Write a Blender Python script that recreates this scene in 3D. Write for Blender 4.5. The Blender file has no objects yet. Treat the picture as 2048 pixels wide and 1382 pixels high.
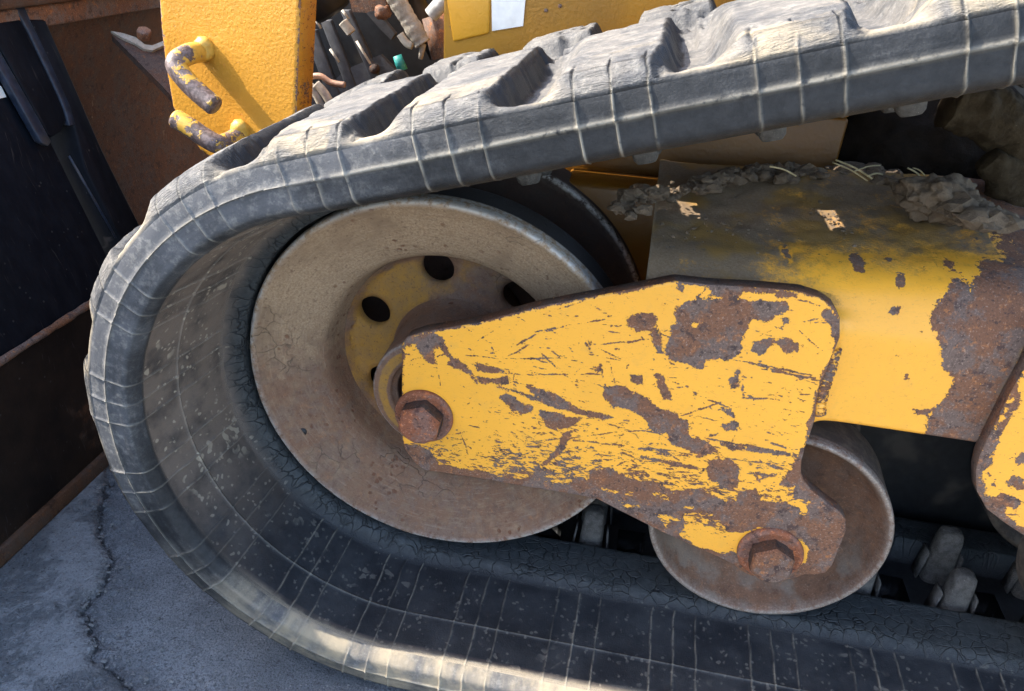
import bpy, bmesh, math, random
import numpy as np
from mathutils import Vector, Matrix
from mathutils.geometry import delaunay_2d_cdt

random.seed(7)
rng = np.random.default_rng(7)
SC = bpy.context.scene
COL = SC.collection

# ---------------------------------------------------------------- camera
CAM = np.array([.1936, -.6580, .6948])
YAW, PITCH, ROLL, FPX = .1658, .5205, .0597, 1516.2
def _axes():
    cy, sy, cp, sp = math.cos(YAW), math.sin(YAW), math.cos(PITCH), math.sin(PITCH)
    f = np.array([-sy*cp, cy*cp, -sp]); r = np.array([cy, sy, 0.]); u = np.cross(r, f)
    cr, sr = math.cos(ROLL), math.sin(ROLL)
    return cr*r + sr*u, -sr*r + cr*u, f
RX, UP, FW = _axes()
cam = bpy.data.cameras.new('camera'); cam.sensor_width = 36.0; cam.lens = FPX/2048*36
cam.clip_start = .01; cam.clip_end = 200
camo = bpy.data.objects.new('camera', cam); COL.objects.link(camo); SC.camera = camo
camo.matrix_world = Matrix(((RX[0], UP[0], -FW[0], CAM[0]), (RX[1], UP[1], -FW[1], CAM[1]),
                            (RX[2], UP[2], -FW[2], CAM[2]), (0, 0, 0, 1)))

# ---------------------------------------------------------------- light
SUN = Vector((1.05, .062, -1.0)).normalized()
world = bpy.data.worlds.new('World'); SC.world = world; world.use_nodes = True
wn = world.node_tree.nodes; sky = wn.new('ShaderNodeTexSky'); sky.sky_type = 'NISHITA'; sky.sun_disc = False
sky.sun_elevation = math.asin(-SUN.z); sky.sun_rotation = math.atan2(-SUN.x, -SUN.y)
sky.air_density = 1.0; sky.dust_density = 2.1; sky.ozone_density = .8
world.node_tree.links.new(sky.outputs[0], wn['Background'].inputs[0]); wn['Background'].inputs[1].default_value = .15
sl = bpy.data.lights.new('sun', 'SUN'); sl.energy = 2.8; sl.angle = math.radians(.4); sl.color = (1, .93, .82)
so = bpy.data.objects.new('sun', sl); COL.objects.link(so); so.rotation_euler = SUN.to_track_quat('-Z', 'Y').to_euler()
SC.view_settings.view_transform = 'Standard'; SC.view_settings.look = 'None'; SC.view_settings.gamma = 1
SC.view_settings.exposure = 2.25
SC.cycles.use_denoising = True
SC.cycles.max_bounces = 6; SC.cycles.diffuse_bounces = 4; SC.cycles.glossy_bounces = 2
SC.cycles.use_adaptive_sampling = True; SC.cycles.adaptive_threshold = .025

# ---------------------------------------------------------------- measuring from the photograph: a pixel plus a known plane gives a point
def ray(px):
    px = np.atleast_2d(np.array(px, float))
    return ((px[:, 0]-1024)/FPX)[:, None]*RX - ((px[:, 1]-691)/FPX)[:, None]*UP + FW
def on_plane(px, p0, n):
    d = ray(px); p0 = np.array(p0, float); n = np.array(n, float)
    return CAM + d*(((p0-CAM) @ n)/(d @ n))[:, None]
def on_y(px, y): return on_plane(px, (0, y, 0), (0, 1, 0))
def on_x(px, x): return on_plane(px, (x, 0, 0), (1, 0, 0))
def on_z(px, z): return on_plane(px, (0, 0, z), (0, 0, 1))
def crop(ox, oy, k, pts): return [(ox+a*k, oy+b*k) for a, b in pts]

# ---------------------------------------------------------------- numpy noise
def _hash(a, b, c, seed):
    h = (a.astype(np.uint32)*np.uint32(374761393) + b.astype(np.uint32)*np.uint32(668265263)
         + c.astype(np.uint32)*np.uint32(2246822519) + np.uint32(seed*3266489917 & 0xffffffff))
    h ^= h >> np.uint32(13); h *= np.uint32(1274126177); h ^= h >> np.uint32(16)
    return h.astype(np.float64)/4294967295.0
def vnoise(x, y, z=0., seed=0):
    x, y, z = np.broadcast_arrays(np.asarray(x, float), np.asarray(y, float), np.asarray(z, float))
    xi, yi, zi = (np.floor(v).astype(np.int64) for v in (x, y, z))
    fx, fy, fz = x-xi, y-yi, z-zi
    fx, fy, fz = (f*f*(3-2*f) for f in (fx, fy, fz))
    r = 0
    for i in (0, 1):
        for j in (0, 1):
            for k in (0, 1):
                r = r + _hash(xi+i, yi+j, zi+k, seed)*(fx if i else 1-fx)*(fy if j else 1-fy)*(fz if k else 1-fz)
    return r
def fbm(x, y, z=0., seed=0, o=3):
    r = 0; a = .5; t = 0; f = 1.
    for k in range(o):
        r = r + a*vnoise(np.asarray(x)*f, np.asarray(y)*f, np.asarray(z)*f, seed+k); t += a; a *= .5; f *= 2.03
    return r/t
def sst(x): x = np.clip(x, 0, 1); return x*x*(3-2*x)
def poly_sd(P, poly):
    poly = np.asarray(poly, float); n = len(poly); d = np.full(len(P), 1e9); ins = np.zeros(len(P), bool)
    for i in range(n):
        a, b = poly[i], poly[(i+1) % n]; ab = b-a; ap = P-a
        t = np.clip((ap @ ab)/max(ab @ ab, 1e-18), 0, 1); d = np.minimum(d, np.hypot(*(ap-t[:, None]*ab).T))
        c = ((a[1] > P[:, 1]) != (b[1] > P[:, 1])) & (P[:, 0] < (b[0]-a[0])*(P[:, 1]-a[1])/((b[1]-a[1]) if b[1] != a[1] else 1e-12)+a[0])
        ins ^= c
    return np.where(ins, -d, d)
def seg_d(P, a, b):
    a = np.asarray(a); b = np.asarray(b); ab = b-a; ap = P-a
    t = np.clip((ap @ ab)/(ab @ ab), 0, 1); return np.hypot(*(ap-t[:, None]*ab).T), t

# ---------------------------------------------------------------- node helper
class G:
    def __init__(s, name):
        s.m = bpy.data.materials.new(name); s.m.use_nodes = True; s.t = s.m.node_tree
        s.b = s.t.nodes['Principled BSDF']; s.L = s.t.links.new
        s.tc = s.t.nodes.new('ShaderNodeTexCoord'); s.obj = s.tc.outputs['Object']
    def n(s, ty, **kw):
        nd = s.t.nodes.new(ty)
        for k, v in kw.items(): setattr(nd, k, v)
        return nd
    def put(s, sock, v):
        if isinstance(v, bpy.types.NodeSocket): s.L(v, sock)
        elif v is not None:
            if isinstance(v, (tuple, list)) and len(v) == 3 and sock.type == 'RGBA': v = (*v, 1)
            sock.default_value = v
    def math(s, op, a, b=None, c=None, clamp=False):
        nd = s.n('ShaderNodeMath', operation=op, use_clamp=clamp); s.put(nd.inputs[0], a)
        if b is not None: s.put(nd.inputs[1], b)
        if c is not None: s.put(nd.inputs[2], c)
        return nd.outputs[0]
    def map(s, v, scale=(1, 1, 1), rot=(0, 0, 0), loc=(0, 0, 0)):
        nd = s.n('ShaderNodeMapping'); s.L(v, nd.inputs[0]); nd.inputs['Scale'].default_value = scale
        nd.inputs['Rotation'].default_value = rot; nd.inputs['Location'].default_value = loc; return nd.outputs[0]
    def noise(s, v, sc, det=4, rough=.55, dist=0.):
        nd = s.n('ShaderNodeTexNoise'); s.L(v, nd.inputs['Vector']); nd.inputs['Scale'].default_value = sc
        nd.inputs['Detail'].default_value = det; nd.inputs['Roughness'].default_value = rough; nd.inputs['Distortion'].default_value = dist
        return nd.outputs[0]
    def voro(s, v, sc, feature='F1', rnd=1.):
        nd = s.n('ShaderNodeTexVoronoi', feature=feature); s.L(v, nd.inputs['Vector']); nd.inputs['Scale'].default_value = sc
        nd.inputs['Randomness'].default_value = rnd; return nd.outputs['Distance']
    def warp(s, v, sc, amt):
        nd = s.n('ShaderNodeTexNoise'); s.L(v, nd.inputs['Vector']); nd.inputs['Scale'].default_value = sc
        a = s.n('ShaderNodeVectorMath', operation='SUBTRACT'); s.L(nd.outputs[1], a.inputs[0]); a.inputs[1].default_value = (.5, .5, .5)
        b = s.n('ShaderNodeVectorMath', operation='SCALE'); s.L(a.outputs[0], b.inputs[0]); b.inputs['Scale'].default_value = amt
        c = s.n('ShaderNodeVectorMath', operation='ADD'); s.L(v, c.inputs[0]); s.L(b.outputs[0], c.inputs[1]); return c.outputs[0]
    def step(s, v, lo, hi, a=0., b=1.):
        nd = s.n('ShaderNodeMapRange', interpolation_type='SMOOTHSTEP'); s.put(nd.inputs[0], v)
        for i, x in enumerate((lo, hi, a, b)): s.put(nd.inputs[i+1], x)
        return nd.outputs[0]
    def mix(s, f, a, b, ty='MIX'):
        nd = s.n('ShaderNodeMix', data_type='RGBA', blend_type=ty); s.put(nd.inputs[0], f); s.put(nd.inputs[6], a); s.put(nd.inputs[7], b)
        return nd.outputs[2]
    def fmix(s, f, a, b):
        nd = s.n('ShaderNodeMix', data_type='FLOAT'); s.put(nd.inputs[0], f); s.put(nd.inputs[2], a); s.put(nd.inputs[3], b); return nd.outputs[0]
    def attr(s, name): nd = s.n('ShaderNodeAttribute', attribute_name=name); return nd
    def bump(s, h, dist=.001, st=1., prev=None):
        nd = s.n('ShaderNodeBump'); s.L(h, nd.inputs['Height']); nd.inputs['Distance'].default_value = dist; nd.inputs['Strength'].default_value = st
        if prev is not None: s.L(prev, nd.inputs['Normal'])
        return nd.outputs[0]
    def out(s, col, rough=.6, metal=0., normal=None, spec=None):
        s.put(s.b.inputs['Base Color'], col); s.put(s.b.inputs['Roughness'], rough); s.put(s.b.inputs['Metallic'], metal)
        if normal is not None: s.L(normal, s.b.inputs['Normal'])
        if spec is not None: s.put(s.b.inputs['Specular IOR Level'], spec)
        return s.m

def rust_colour(g, v):
    a = g.noise(v, 26, 5, .7); b = g.noise(v, 120, 5, .72); c = g.noise(v, 480, 4, .75); k = g.noise(g.map(v, loc=(3, 5, 1)), 64, 5, .7)
    col = g.mix(g.step(a, .47, .56), (.165, .072, .036), (.136, .090, .070))
    col = g.mix(g.step(k, .54, .66), col, (.066, .036, .028))
    col = g.mix(g.step(b, .56, .68), col, (.310, .118, .038))
    col = g.mix(g.math('MULTIPLY', g.step(b, .34, .44, 1, 0), .8), col, (.046, .028, .024))
    col = g.mix(g.math('MULTIPLY', g.step(c, .56, .68), .8), col, (.30, .215, .17))
    col = g.mix(g.math('MULTIPLY', g.step(c, .34, .44, 1, 0), .7), col, (.040, .026, .022))
    return col, b, c

def mat_chipped(name, flake_rot=.25, dust_col=(.075, .066, .054), base=((.86, .395, .036), (.80, .370, .036)), peel=.12):
    """yellow paint over rusted steel; attributes rust / flake / dust / heat say where it has come off, is dirty or stained"""
    g = G(name); v = g.obj
    rust = g.attr('rust').outputs['Fac']; fl = g.attr('flake').outputs['Fac']; du = g.attr('dust').outputs['Fac']; he = g.attr('heat').outputs['Fac']
    n1 = g.noise(v, 150, 4, .6); n2 = g.noise(v, 520, 3, .6)
    e = g.math('ADD', rust, g.math('MULTIPLY', g.math('SUBTRACT', n1, .5), 1.6))
    e = g.math('ADD', e, g.math('MULTIPLY', g.math('SUBTRACT', n2, .5), 1.0))
    e = g.math('ADD', e, g.math('MULTIPLY', g.math('SUBTRACT', g.noise(v, 55, 2), .5), .8))
    m1 = g.step(e, .47, .53)
    sv = g.map(g.warp(v, 30, .012), (1, 1, 2.4), (0, flake_rot, 0))
    f1 = g.noise(sv, 95, 4, .62); f2 = g.noise(sv, 260, 3, .6)
    f = g.math('ADD', g.math('MULTIPLY', f1, .6), g.math('MULTIPLY', f2, .4))
    th = g.fmix(fl, .70, .475)
    m2 = g.step(g.math('SUBTRACT', f, th), -.004, .012)
    m = g.math('MAXIMUM', m1, m2)
    rc, rb, rcc = rust_colour(g, v)
    p1 = g.noise(v, 9, 3); p2 = g.noise(v, 60, 4)
    pc = g.mix(g.step(p1, .3, .7), *base)
    pc = g.mix(g.math('MULTIPLY', g.step(p2, .55, .75), .3), pc, (.64, .33, .06))
    fs = g.noise(g.map(g.warp(v, 12, .03), (1, 1, 9), (0, .35, 0)), 160, 3, .6); pc = g.mix(g.math('MULTIPLY', g.step(fs, .60, .70), .35), pc, (.40, .22, .05))
    pc = g.mix(g.math('MULTIPLY', g.step(g.noise(v, 330, 3, .7), .60, .70), .35), pc, (.42, .20, .04))
    near = g.math('MULTIPLY', g.step(e, .22, .47), g.step(g.noise(v, 70), .45, .7))
    pc = g.mix(g.math('MULTIPLY', near, .5), pc, (.62, .22, .03))
    pc = g.mix(he, pc, (.42, .07, .025))
    col = g.mix(m, pc, rc)
    dn = g.noise(v, 40, 5, .65); dn2 = g.noise(v, 400, 3, .7)
    d = g.step(g.math('ADD', du, g.math('ADD', g.math('MULTIPLY', g.math('SUBTRACT', dn, .5), 1.2), g.math('MULTIPLY', g.math('SUBTRACT', dn2, .5), .5))), .30, .78)
    dc = g.mix(g.step(dn2, .35, .7), dust_col, tuple(c*1.7 for c in dust_col))
    dc = g.mix(g.step(g.noise(v, 14, 4), .45, .62), dc, (.170, .105, .030))
    col = g.mix(g.math('MULTIPLY', d, .90), col, dc)
    h = g.math('ADD', g.math('MULTIPLY', m, -.6), g.math('MULTIPLY', g.math('MULTIPLY', m, rb), .5))
    h = g.math('ADD', h, g.math('MULTIPLY', g.math('MULTIPLY', d, dn2), .5))
    h = g.math('ADD', h, g.math('MULTIPLY', g.noise(v, 240, 2), peel))
    return g.out(col, g.fmix(m, g.fmix(d, .36, .9), .78), 0, g.bump(h, .0015, .9), .45)

def mat_rubber():
    g = G('dusty_rubber'); v = g.attr('suv').outputs['Vector']; o = g.obj
    dust = g.attr('dust').outputs['Fac']; rib = g.attr('rib').outputs['Fac']; inn = g.attr('inner').outputs['Fac']; crk = g.attr('crack').outputs['Fac']
    n1 = g.noise(v, 22, 5, .6); n2 = g.noise(o, 120, 5, .7); n3 = g.noise(o, 560, 4, .75)
    st = g.noise(g.map(v, (9, 170, 1)), 1., 4, .6); st2 = g.noise(g.map(g.warp(v, 20, .02), (60, 500, 1)), 1., 3, .6)
    base = g.mix(g.step(n2, .3, .75), (.008, .009, .0105), (.021, .022, .024))
    e = g.math('ADD', dust, g.math('MULTIPLY', g.math('SUBTRACT', n1, .5), .75))
    e = g.math('ADD', e, g.math('MULTIPLY', g.math('SUBTRACT', st, .5), .42))
    e = g.math('ADD', e, g.math('MULTIPLY', g.math('SUBTRACT', n3, .5), .38))
    d = g.step(e, .30, 1.0)
    dc = g.mix(g.step(n2, .47, .66), (.092, .094, .100), (.178, .174, .166))
    tan = g.attr('tan').outputs['Fac']
    dc = g.mix(g.math('MULTIPLY', tan, g.step(n1, .3, .6)), dc, (.30, .25, .175))
    col = g.mix(d, base, dc)
    # dried splashes on the inner flange
    sp = g.voro(g.warp(v, 90, .010), 125); sp2 = g.voro(g.map(g.warp(v, 45, .03), (1, 1.8, 1), loc=(3, 7, 0)), 52)
    spots = g.math('MAXIMUM', g.math('MULTIPLY', g.step(sp, .20, .30, 1, 0), g.step(g.noise(v, 40), .44, .56)),
                   g.math('MULTIPLY', g.step(sp2, .30, .36, 1, 0), g.step(g.noise(v, 12), .56, .64)))
    film = g.step(g.noise(v, 18, 5, .7), .35, .75)
    ic = g.mix(film, (.0065, .0085, .012), (.026, .029, .033))
    ic = g.mix(g.math('MULTIPLY', spots, .55), ic, (.115, .11, .098))
    ic = g.mix(g.math('MULTIPLY', g.math('MULTIPLY', tan, g.step(n1, .2, .6)), .8), ic, (.185, .143, .112))
    ic = g.mix(g.math('MULTIPLY', spots, g.math('MULTIPLY', tan, .8)), ic, (.33, .285, .215))
    col = g.mix(inn, col, ic)
    # cracked rubber of the wheel path
    cv = g.warp(g.map(v, (1, 1.25, 1)), 55, .014)
    ck = g.voro(cv, 62, 'DISTANCE_TO_EDGE'); ck2 = g.voro(g.map(cv, loc=(5, 2, 0)), 170, 'DISTANCE_TO_EDGE')
    lines = g.math('MAXIMUM', g.step(ck, .0, .055, 1, 0), g.math('MULTIPLY', g.step(ck2, .0, .05, 1, 0), g.step(n1, .5, .6)))
    lines = g.math('MULTIPLY', g.math('MULTIPLY', lines, crk), g.step(g.noise(v, 26), .34, .50))
    rc = g.mix(g.step(n2, .3, .7), (.022, .027, .030), (.046, .052, .054))
    col = g.mix(crk, col, rc)
    col = g.mix(g.math('MULTIPLY', lines, .9), col, (.007, .008, .01))
    rn = g.step(g.noise(v, 110, 3, .6), .28, .52)
    col = g.mix(g.math('MULTIPLY', rib, g.math('MULTIPLY', rn, .8)), col, (.38, .345, .275))
    h = g.math('ADD', g.math('MULTIPLY', n2, .5), g.math('MULTIPLY', n3, .35))
    h = g.math('ADD', h, g.math('MULTIPLY', g.math('MULTIPLY', st2, g.attr('rough').outputs['Fac']), .45))
    h = g.math('SUBTRACT', h, g.math('MULTIPLY', lines, 1.6))
    h2 = g.noise(g.map(g.warp(v, 40, .02), (1, 2.2, 1)), 48, 5, .7)
    h = g.math('ADD', h, g.math('MULTIPLY', g.math('MULTIPLY', h2, g.attr('rough').outputs['Fac']), 3.0))
    return g.out(col, g.fmix(d, .55, .9), 0, g.bump(h, .0016, .75), .35)

def mat_wheel_idler():
    g = G('idler_rust_and_dust'); v = g.obj; core = g.attr('core').outputs['Fac']; edge = g.attr('edge').outputs['Fac']
    rc, rb, rcc = rust_colour(g, v)
    n1 = g.noise(v, 9, 4, .6); n2 = g.noise(v, 80, 4, .65); n3 = g.noise(v, 420, 3, .7)
    mud = g.mix(g.step(n3, .3, .7), (.265, .172, .100), (.370, .262, .164))
    mud = g.mix(g.step(n1, .42, .62), mud, (.225, .148, .090))
    w = g.math('ADD', g.attr('mud').outputs['Fac'], g.math('MULTIPLY', g.math('SUBTRACT', n2, .5), .8))
    col = g.mix(g.step(w, .25, .75), g.mix(.55, rc, (.225, .135, .088)), mud)
    pits = g.math('MULTIPLY', g.step(g.voro(g.warp(v, 90, .006), 95), .16, .30, 1, 0), g.step(g.noise(v, 20), .5, .6))
    col = g.mix(g.math('MULTIPLY', pits, .7), col, (.13, .045, .022))
    cracks = g.step(g.voro(g.warp(v, 50, .02), 46, 'DISTANCE_TO_EDGE'), 0, .022, 1, 0)
    cracks = g.math('MULTIPLY', cracks, g.step(g.noise(v, 13), .56, .66))
    col = g.mix(g.math('MULTIPLY', cracks, .5), col, (.07, .055, .04))
    yel = g.mix(g.step(n2, .3, .7), (.40, .200, .032), (.30, .165, .050))
    yel = g.mix(g.step(n3, .58, .72), yel, (.12, .07, .04))
    yw = g.math('ADD', core, g.math('MULTIPLY', g.math('SUBTRACT', g.noise(v, 35, 4, .65), .5), 1.1))
    col = g.mix(g.math('MULTIPLY', g.step(yw, .45, .8), .9), col, yel)
    blk = g.attr('dark').outputs['Fac']
    ring = g.noise(g.map(g.attr('ringv').outputs['Vector'], (420, 6, 1)), 1., 4, .65); col = g.mix(g.math('MULTIPLY', g.step(ring, .52, .66), .22), col, (.105, .068, .048)); col = g.mix(g.math('MULTIPLY', g.step(ring, .34, .44, 1, 0), .22), col, (.40, .31, .22))
    dp = g.noise(v, 230, 4, .75); col = g.mix(g.math('MULTIPLY', g.step(dp, .57, .66), .55), col, (.115, .062, .040))
    col = g.mix(blk, col, (.020, .019, .020))
    ew = g.math('MULTIPLY', edge, g.step(g.noise(v, 120, 4, .7), .35, .6))
    col = g.mix(g.math('MULTIPLY', ew, .95), col, (.46, .43, .39))
    h = g.math('ADD', g.math('MULTIPLY', n3, .5), g.math('MULTIPLY', n2, .6))
    h = g.math('SUBTRACT', h, g.math('ADD', g.math('MULTIPLY', pits, .8), g.math('MULTIPLY', cracks, .9)))
    return g.out(col, g.fmix(ew, .85, .45), g.math('MULTIPLY', ew, .5), g.bump(h, .0012, .8), .3)

def mat_rust(name, tint=(1, 1, 1), rough=.8, scale=1.):
    g = G(name); v = g.map(g.obj, (scale,)*3); rc, rb, rcc = rust_colour(g, v)
    rc = g.mix(1., rc, tint, 'MULTIPLY')
    h = g.math('ADD', g.math('MULTIPLY', rb, .7), g.math('MULTIPLY', rcc, .4))
    return g.out(rc, rough, 0, g.bump(h, .0013, .9), .35)

def mat_roller():
    g = G('rusty_roller_steel'); v = g.obj; edge = g.attr('edge').outputs['Fac']; tread = g.attr('dark').outputs['Fac']
    rc, rb, rcc = rust_colour(g, v)
    n = g.noise(v, 60, 4, .65); n3 = g.noise(v, 480, 3, .7)
    c = g.mix(g.step(n, .3, .7), (.105, .055, .032), (.165, .094, .058)); c = g.mix(g.step(n3, .6, .78), c, (.24, .16, .11))
    c = g.mix(.3, c, rc)
    mudl = g.math('MULTIPLY', g.attr('mud').outputs['Fac'], g.step(g.noise(v, 24, 4, .6), .46, .62))
    c = g.mix(g.math('MULTIPLY', mudl, .55), c, (.19, .165, .135))
    c = g.mix(g.math('MULTIPLY', tread, .8), c, g.mix(g.step(n, .4, .65), (.055, .050, .046), (.12, .105, .085)))
    ew = g.math('MULTIPLY', edge, g.step(g.noise(v, 110, 4, .7), .30, .55))
    c = g.mix(ew, c, g.mix(g.step(n3, .4, .65), (.225, .185, .155), (.34, .30, .265)))
    h = g.math('ADD', g.math('MULTIPLY', rb, .5), g.math('MULTIPLY', n3, .6))
    return g.out(c, g.fmix(ew, .82, .42), g.math('MULTIPLY', ew, .45), g.bump(h, .0011, .8), .35)

def mat_bucket(name, rusty=.35, brown=False):
    g = G(name); v = g.obj
    n1 = g.noise(v, 5, 5, .65); n2 = g.noise(g.map(v, (1, 1, .35)), 60, 5, .7); n3 = g.noise(v, 380, 3, .7)
    rc, rb, rcc = rust_colour(g, v)
    navy = g.mix(g.step(n2, .35, .7), (.0020, .0034, .0066), (.0058, .0076, .0120))
    if brown: navy = g.mix(g.step(n1, .4, .6), (.0105, .0072, .0060), (.022, .0140, .0100))
    f = g.math('ADD', g.step(n1, 1-rusty-.12, 1-rusty+.15), g.math('MULTIPLY', g.math('SUBTRACT', n2, .5), .9))
    f = g.step(f, .35, .85)
    col = g.mix(f, navy, g.mix(.62, rc, (.046, .028, .019)))
    spk = g.step(g.voro(v, 85), .10, .16, 1, 0); spk = g.math('MULTIPLY', spk, g.step(g.noise(v, 30), .52, .6))
    col = g.mix(g.math('MULTIPLY', spk, .35), col, (.10, .095, .09))
    scr = g.step(g.noise(g.map(g.warp(v, 6, .05), (1, 14, 1), (.35, 0, 0)), 22, 3, .6), .64, .74)
    col = g.mix(g.math('MULTIPLY', scr, .55), col, (.060, .052, .050))
    if rusty > .5:
        sk = g.noise(g.map(g.warp(v, 8, .04), (1, 1.2, .22)), 55, 5, .7); sk2 = g.noise(v, 14, 3)
        col = g.mix(g.math('MULTIPLY', g.step(g.math('ADD', g.math('MULTIPLY', sk, .6), g.math('MULTIPLY', sk2, .4)), .50, .62), .7), col, (.085, .045, .026))
        col = g.mix(g.math('MULTIPLY', g.step(g.math('ADD', g.math('MULTIPLY', sk, .7), g.math('MULTIPLY', n3, .3)), .60, .68), .6), col, (.22, .155, .11))
    h = g.math('ADD', g.math('MULTIPLY', n2, .5), g.math('MULTIPLY', g.math('MULTIPLY', n3, f), .7))
    return g.out(col, g.fmix(f, .6, .85), 0, g.bump(h, .0013, .7), .13)

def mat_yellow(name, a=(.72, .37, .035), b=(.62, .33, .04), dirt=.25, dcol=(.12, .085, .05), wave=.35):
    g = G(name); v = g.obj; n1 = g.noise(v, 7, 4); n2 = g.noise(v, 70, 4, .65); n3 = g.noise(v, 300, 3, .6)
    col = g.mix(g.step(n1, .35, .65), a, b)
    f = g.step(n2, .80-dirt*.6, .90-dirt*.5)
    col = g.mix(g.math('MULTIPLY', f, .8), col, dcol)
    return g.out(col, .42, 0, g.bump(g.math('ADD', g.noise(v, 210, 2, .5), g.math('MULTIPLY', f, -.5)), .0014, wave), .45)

def mat_concrete():
    g = G('concrete'); v = g.obj; sk = g.attr('skim').outputs['Fac']
    n0 = g.noise(v, 1.6, 5, .6); n1 = g.noise(v, 11, 5, .65); n2 = g.noise(v, 75, 5, .7); n3 = g.noise(v, 420, 4, .75)
    c = g.mix(g.step(n1, .3, .72), (.155, .165, .178), (.255, .266, .280))
    c = g.mix(g.step(n3, .42, .68), c, (.085, .089, .095))
    c = g.mix(g.math('MULTIPLY', g.step(n3, .66, .76), .7), c, (.34, .34, .33))
    pale = g.step(g.math('ADD', g.math('MULTIPLY', sk, .55), g.math('ADD', g.math('MULTIPLY', g.math('SUBTRACT', n1, .5), 1.4), g.math('ADD', g.math('MULTIPLY', g.math('SUBTRACT', n2, .5), .9), g.math('MULTIPLY', g.math('SUBTRACT', n3, .5), .9)))), .30, .52)
    c = g.mix(g.math('MULTIPLY', pale, .5), c, (.30, .302, .305))
    cd = g.math('ADD', g.attr('cdist').outputs['Fac'], g.math('ADD', g.math('MULTIPLY', g.math('SUBTRACT', g.noise(v, 90, 4, .7), .5), .022), g.math('MULTIPLY', g.math('SUBTRACT', n3, .5), .010)))
    ck = g.step(cd, .0, .0016, 1, 0); rub = g.math('MULTIPLY', g.step(cd, .004, .022, 1, 0), g.step(g.noise(v, 150, 4, .75), .47, .56))
    c = g.mix(g.math('MULTIPLY', rub, .6), c, (.070, .072, .077)); c = g.mix(g.math('MULTIPLY', ck, .65), c, (.040, .042, .046))
    dk = g.noise(v, 190, 4, .75); c = g.mix(g.math('MULTIPLY', g.step(dk, .56, .66), .7), c, (.045, .046, .05))
    st = g.voro(g.warp(v, 120, .003), 210); sm = g.step(st, .2, .3, 1, 0)
    c = g.mix(g.math('MULTIPLY', g.math('MULTIPLY', sm, g.step(n2, .48, .58)), .6), c, (.36, .355, .345))
    far = g.step(g.noise(v, .7, 3), .3, .7)
    h = g.math('ADD', g.math('MULTIPLY', n2, .7), g.math('MULTIPLY', n3, .75))
    h = g.math('ADD', h, g.math('MULTIPLY', sm, .45)); h = g.math('SUBTRACT', h, g.math('MULTIPLY', ck, 1.5)); h = g.math('ADD', h, g.math('MULTIPLY', pale, .35))
    c = g.mix(g.attr('bounce').outputs['Fac'], c, (.36, .335, .295))  # pale warm ground out of view, added to bounce sunlight back
    return g.out(c, .92, 0, g.bump(h, .0032, 1.), .25)

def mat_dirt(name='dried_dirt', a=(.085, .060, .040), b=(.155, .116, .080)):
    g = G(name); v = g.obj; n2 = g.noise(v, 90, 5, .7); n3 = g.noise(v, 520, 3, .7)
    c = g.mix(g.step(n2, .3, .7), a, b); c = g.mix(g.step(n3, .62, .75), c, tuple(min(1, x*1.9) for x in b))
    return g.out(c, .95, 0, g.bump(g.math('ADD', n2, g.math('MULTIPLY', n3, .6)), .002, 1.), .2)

def mat_plain(name, col, rough=.6, metal=0., var=.25, sc=90):
    g = G(name); v = g.obj; n = g.noise(v, sc, 4, .65); n2 = g.noise(v, sc*.15, 3)
    c = g.mix(g.step(n, .3, .7), tuple(x*(1-var) for x in col), tuple(min(1, x*(1+var)) for x in col))
    c = g.mix(g.math('MULTIPLY', g.step(n2, .55, .7), .35), c, (.12, .10, .08))
    return g.out(c, rough, metal, g.bump(n, .0006, .5), .4)

M = dict(rubber=mat_rubber(), plate=mat_chipped('chipped_yellow_plate'), beam=mat_chipped('dirty_yellow_beam', .1), idler=mat_wheel_idler(),
         roller=mat_roller(), rust=mat_rust('rust'), boltrust=mat_rust('bolt_rust', (1.35, 1.05, .95)), edge=mat_rust('dark_plate_edge', (.36, .36, .38)),
         navy=mat_bucket('bucket_navy', .22), brown=mat_bucket('bucket_brown', .40, True), rustpan=mat_bucket('bucket_rust', .66, True),
         arm=mat_chipped('arm_paint', base=((.50, .232, .026), (.44, .205, .024)), peel=.55), flap=mat_yellow('flap_yellow', (.62, .29, .022), (.56, .265, .022), .12, (.10, .06, .03), .35),
         chassis=mat_yellow('chassis_yellow', (.34, .165, .018), (.24, .12, .020), .30), concrete=mat_concrete(), dirt=mat_dirt(), shadeamber=mat_yellow('shaded_amber', (.170, .066, .0022), (.130, .052, .0026), .10, (.040, .020, .004)),  # last amber is darkened to carry the shade under the track
         mudpale=mat_dirt('pale_mud', (.21, .185, .15), (.34, .31, .26)), knob=mat_dirt('dusty_lug', (.060, .056, .052), (.125, .117, .108)),
         straw=mat_plain('straw', (.40, .32, .17), .8), black=mat_plain('black_paint', (.012, .013, .015), .5),
         slate=mat_plain('dusty_black_metal', (.060, .062, .068), .6), pipe=mat_plain('pale_pipe', (.55, .55, .54), .35),
         label=mat_plain('white_label', (.70, .68, .63), .7, var=.06), teal=mat_plain('teal_plastic', (.02, .22, .20), .5),
         hose=mat_plain('pale_hose', (.46, .42, .35), .7), navyedge=mat_plain('worn_navy_edge', (.011, .018, .034), .5, var=.4),
         sprocket=mat_dirt('shaded_caked_mud', (.008, .0055, .004), (.016, .011, .0075)), yoke=mat_dirt('shaded_yoke_mud', (.030, .020, .010), (.056, .040, .022)))  # both muds darkened to carry the deep shade under the top run

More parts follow.
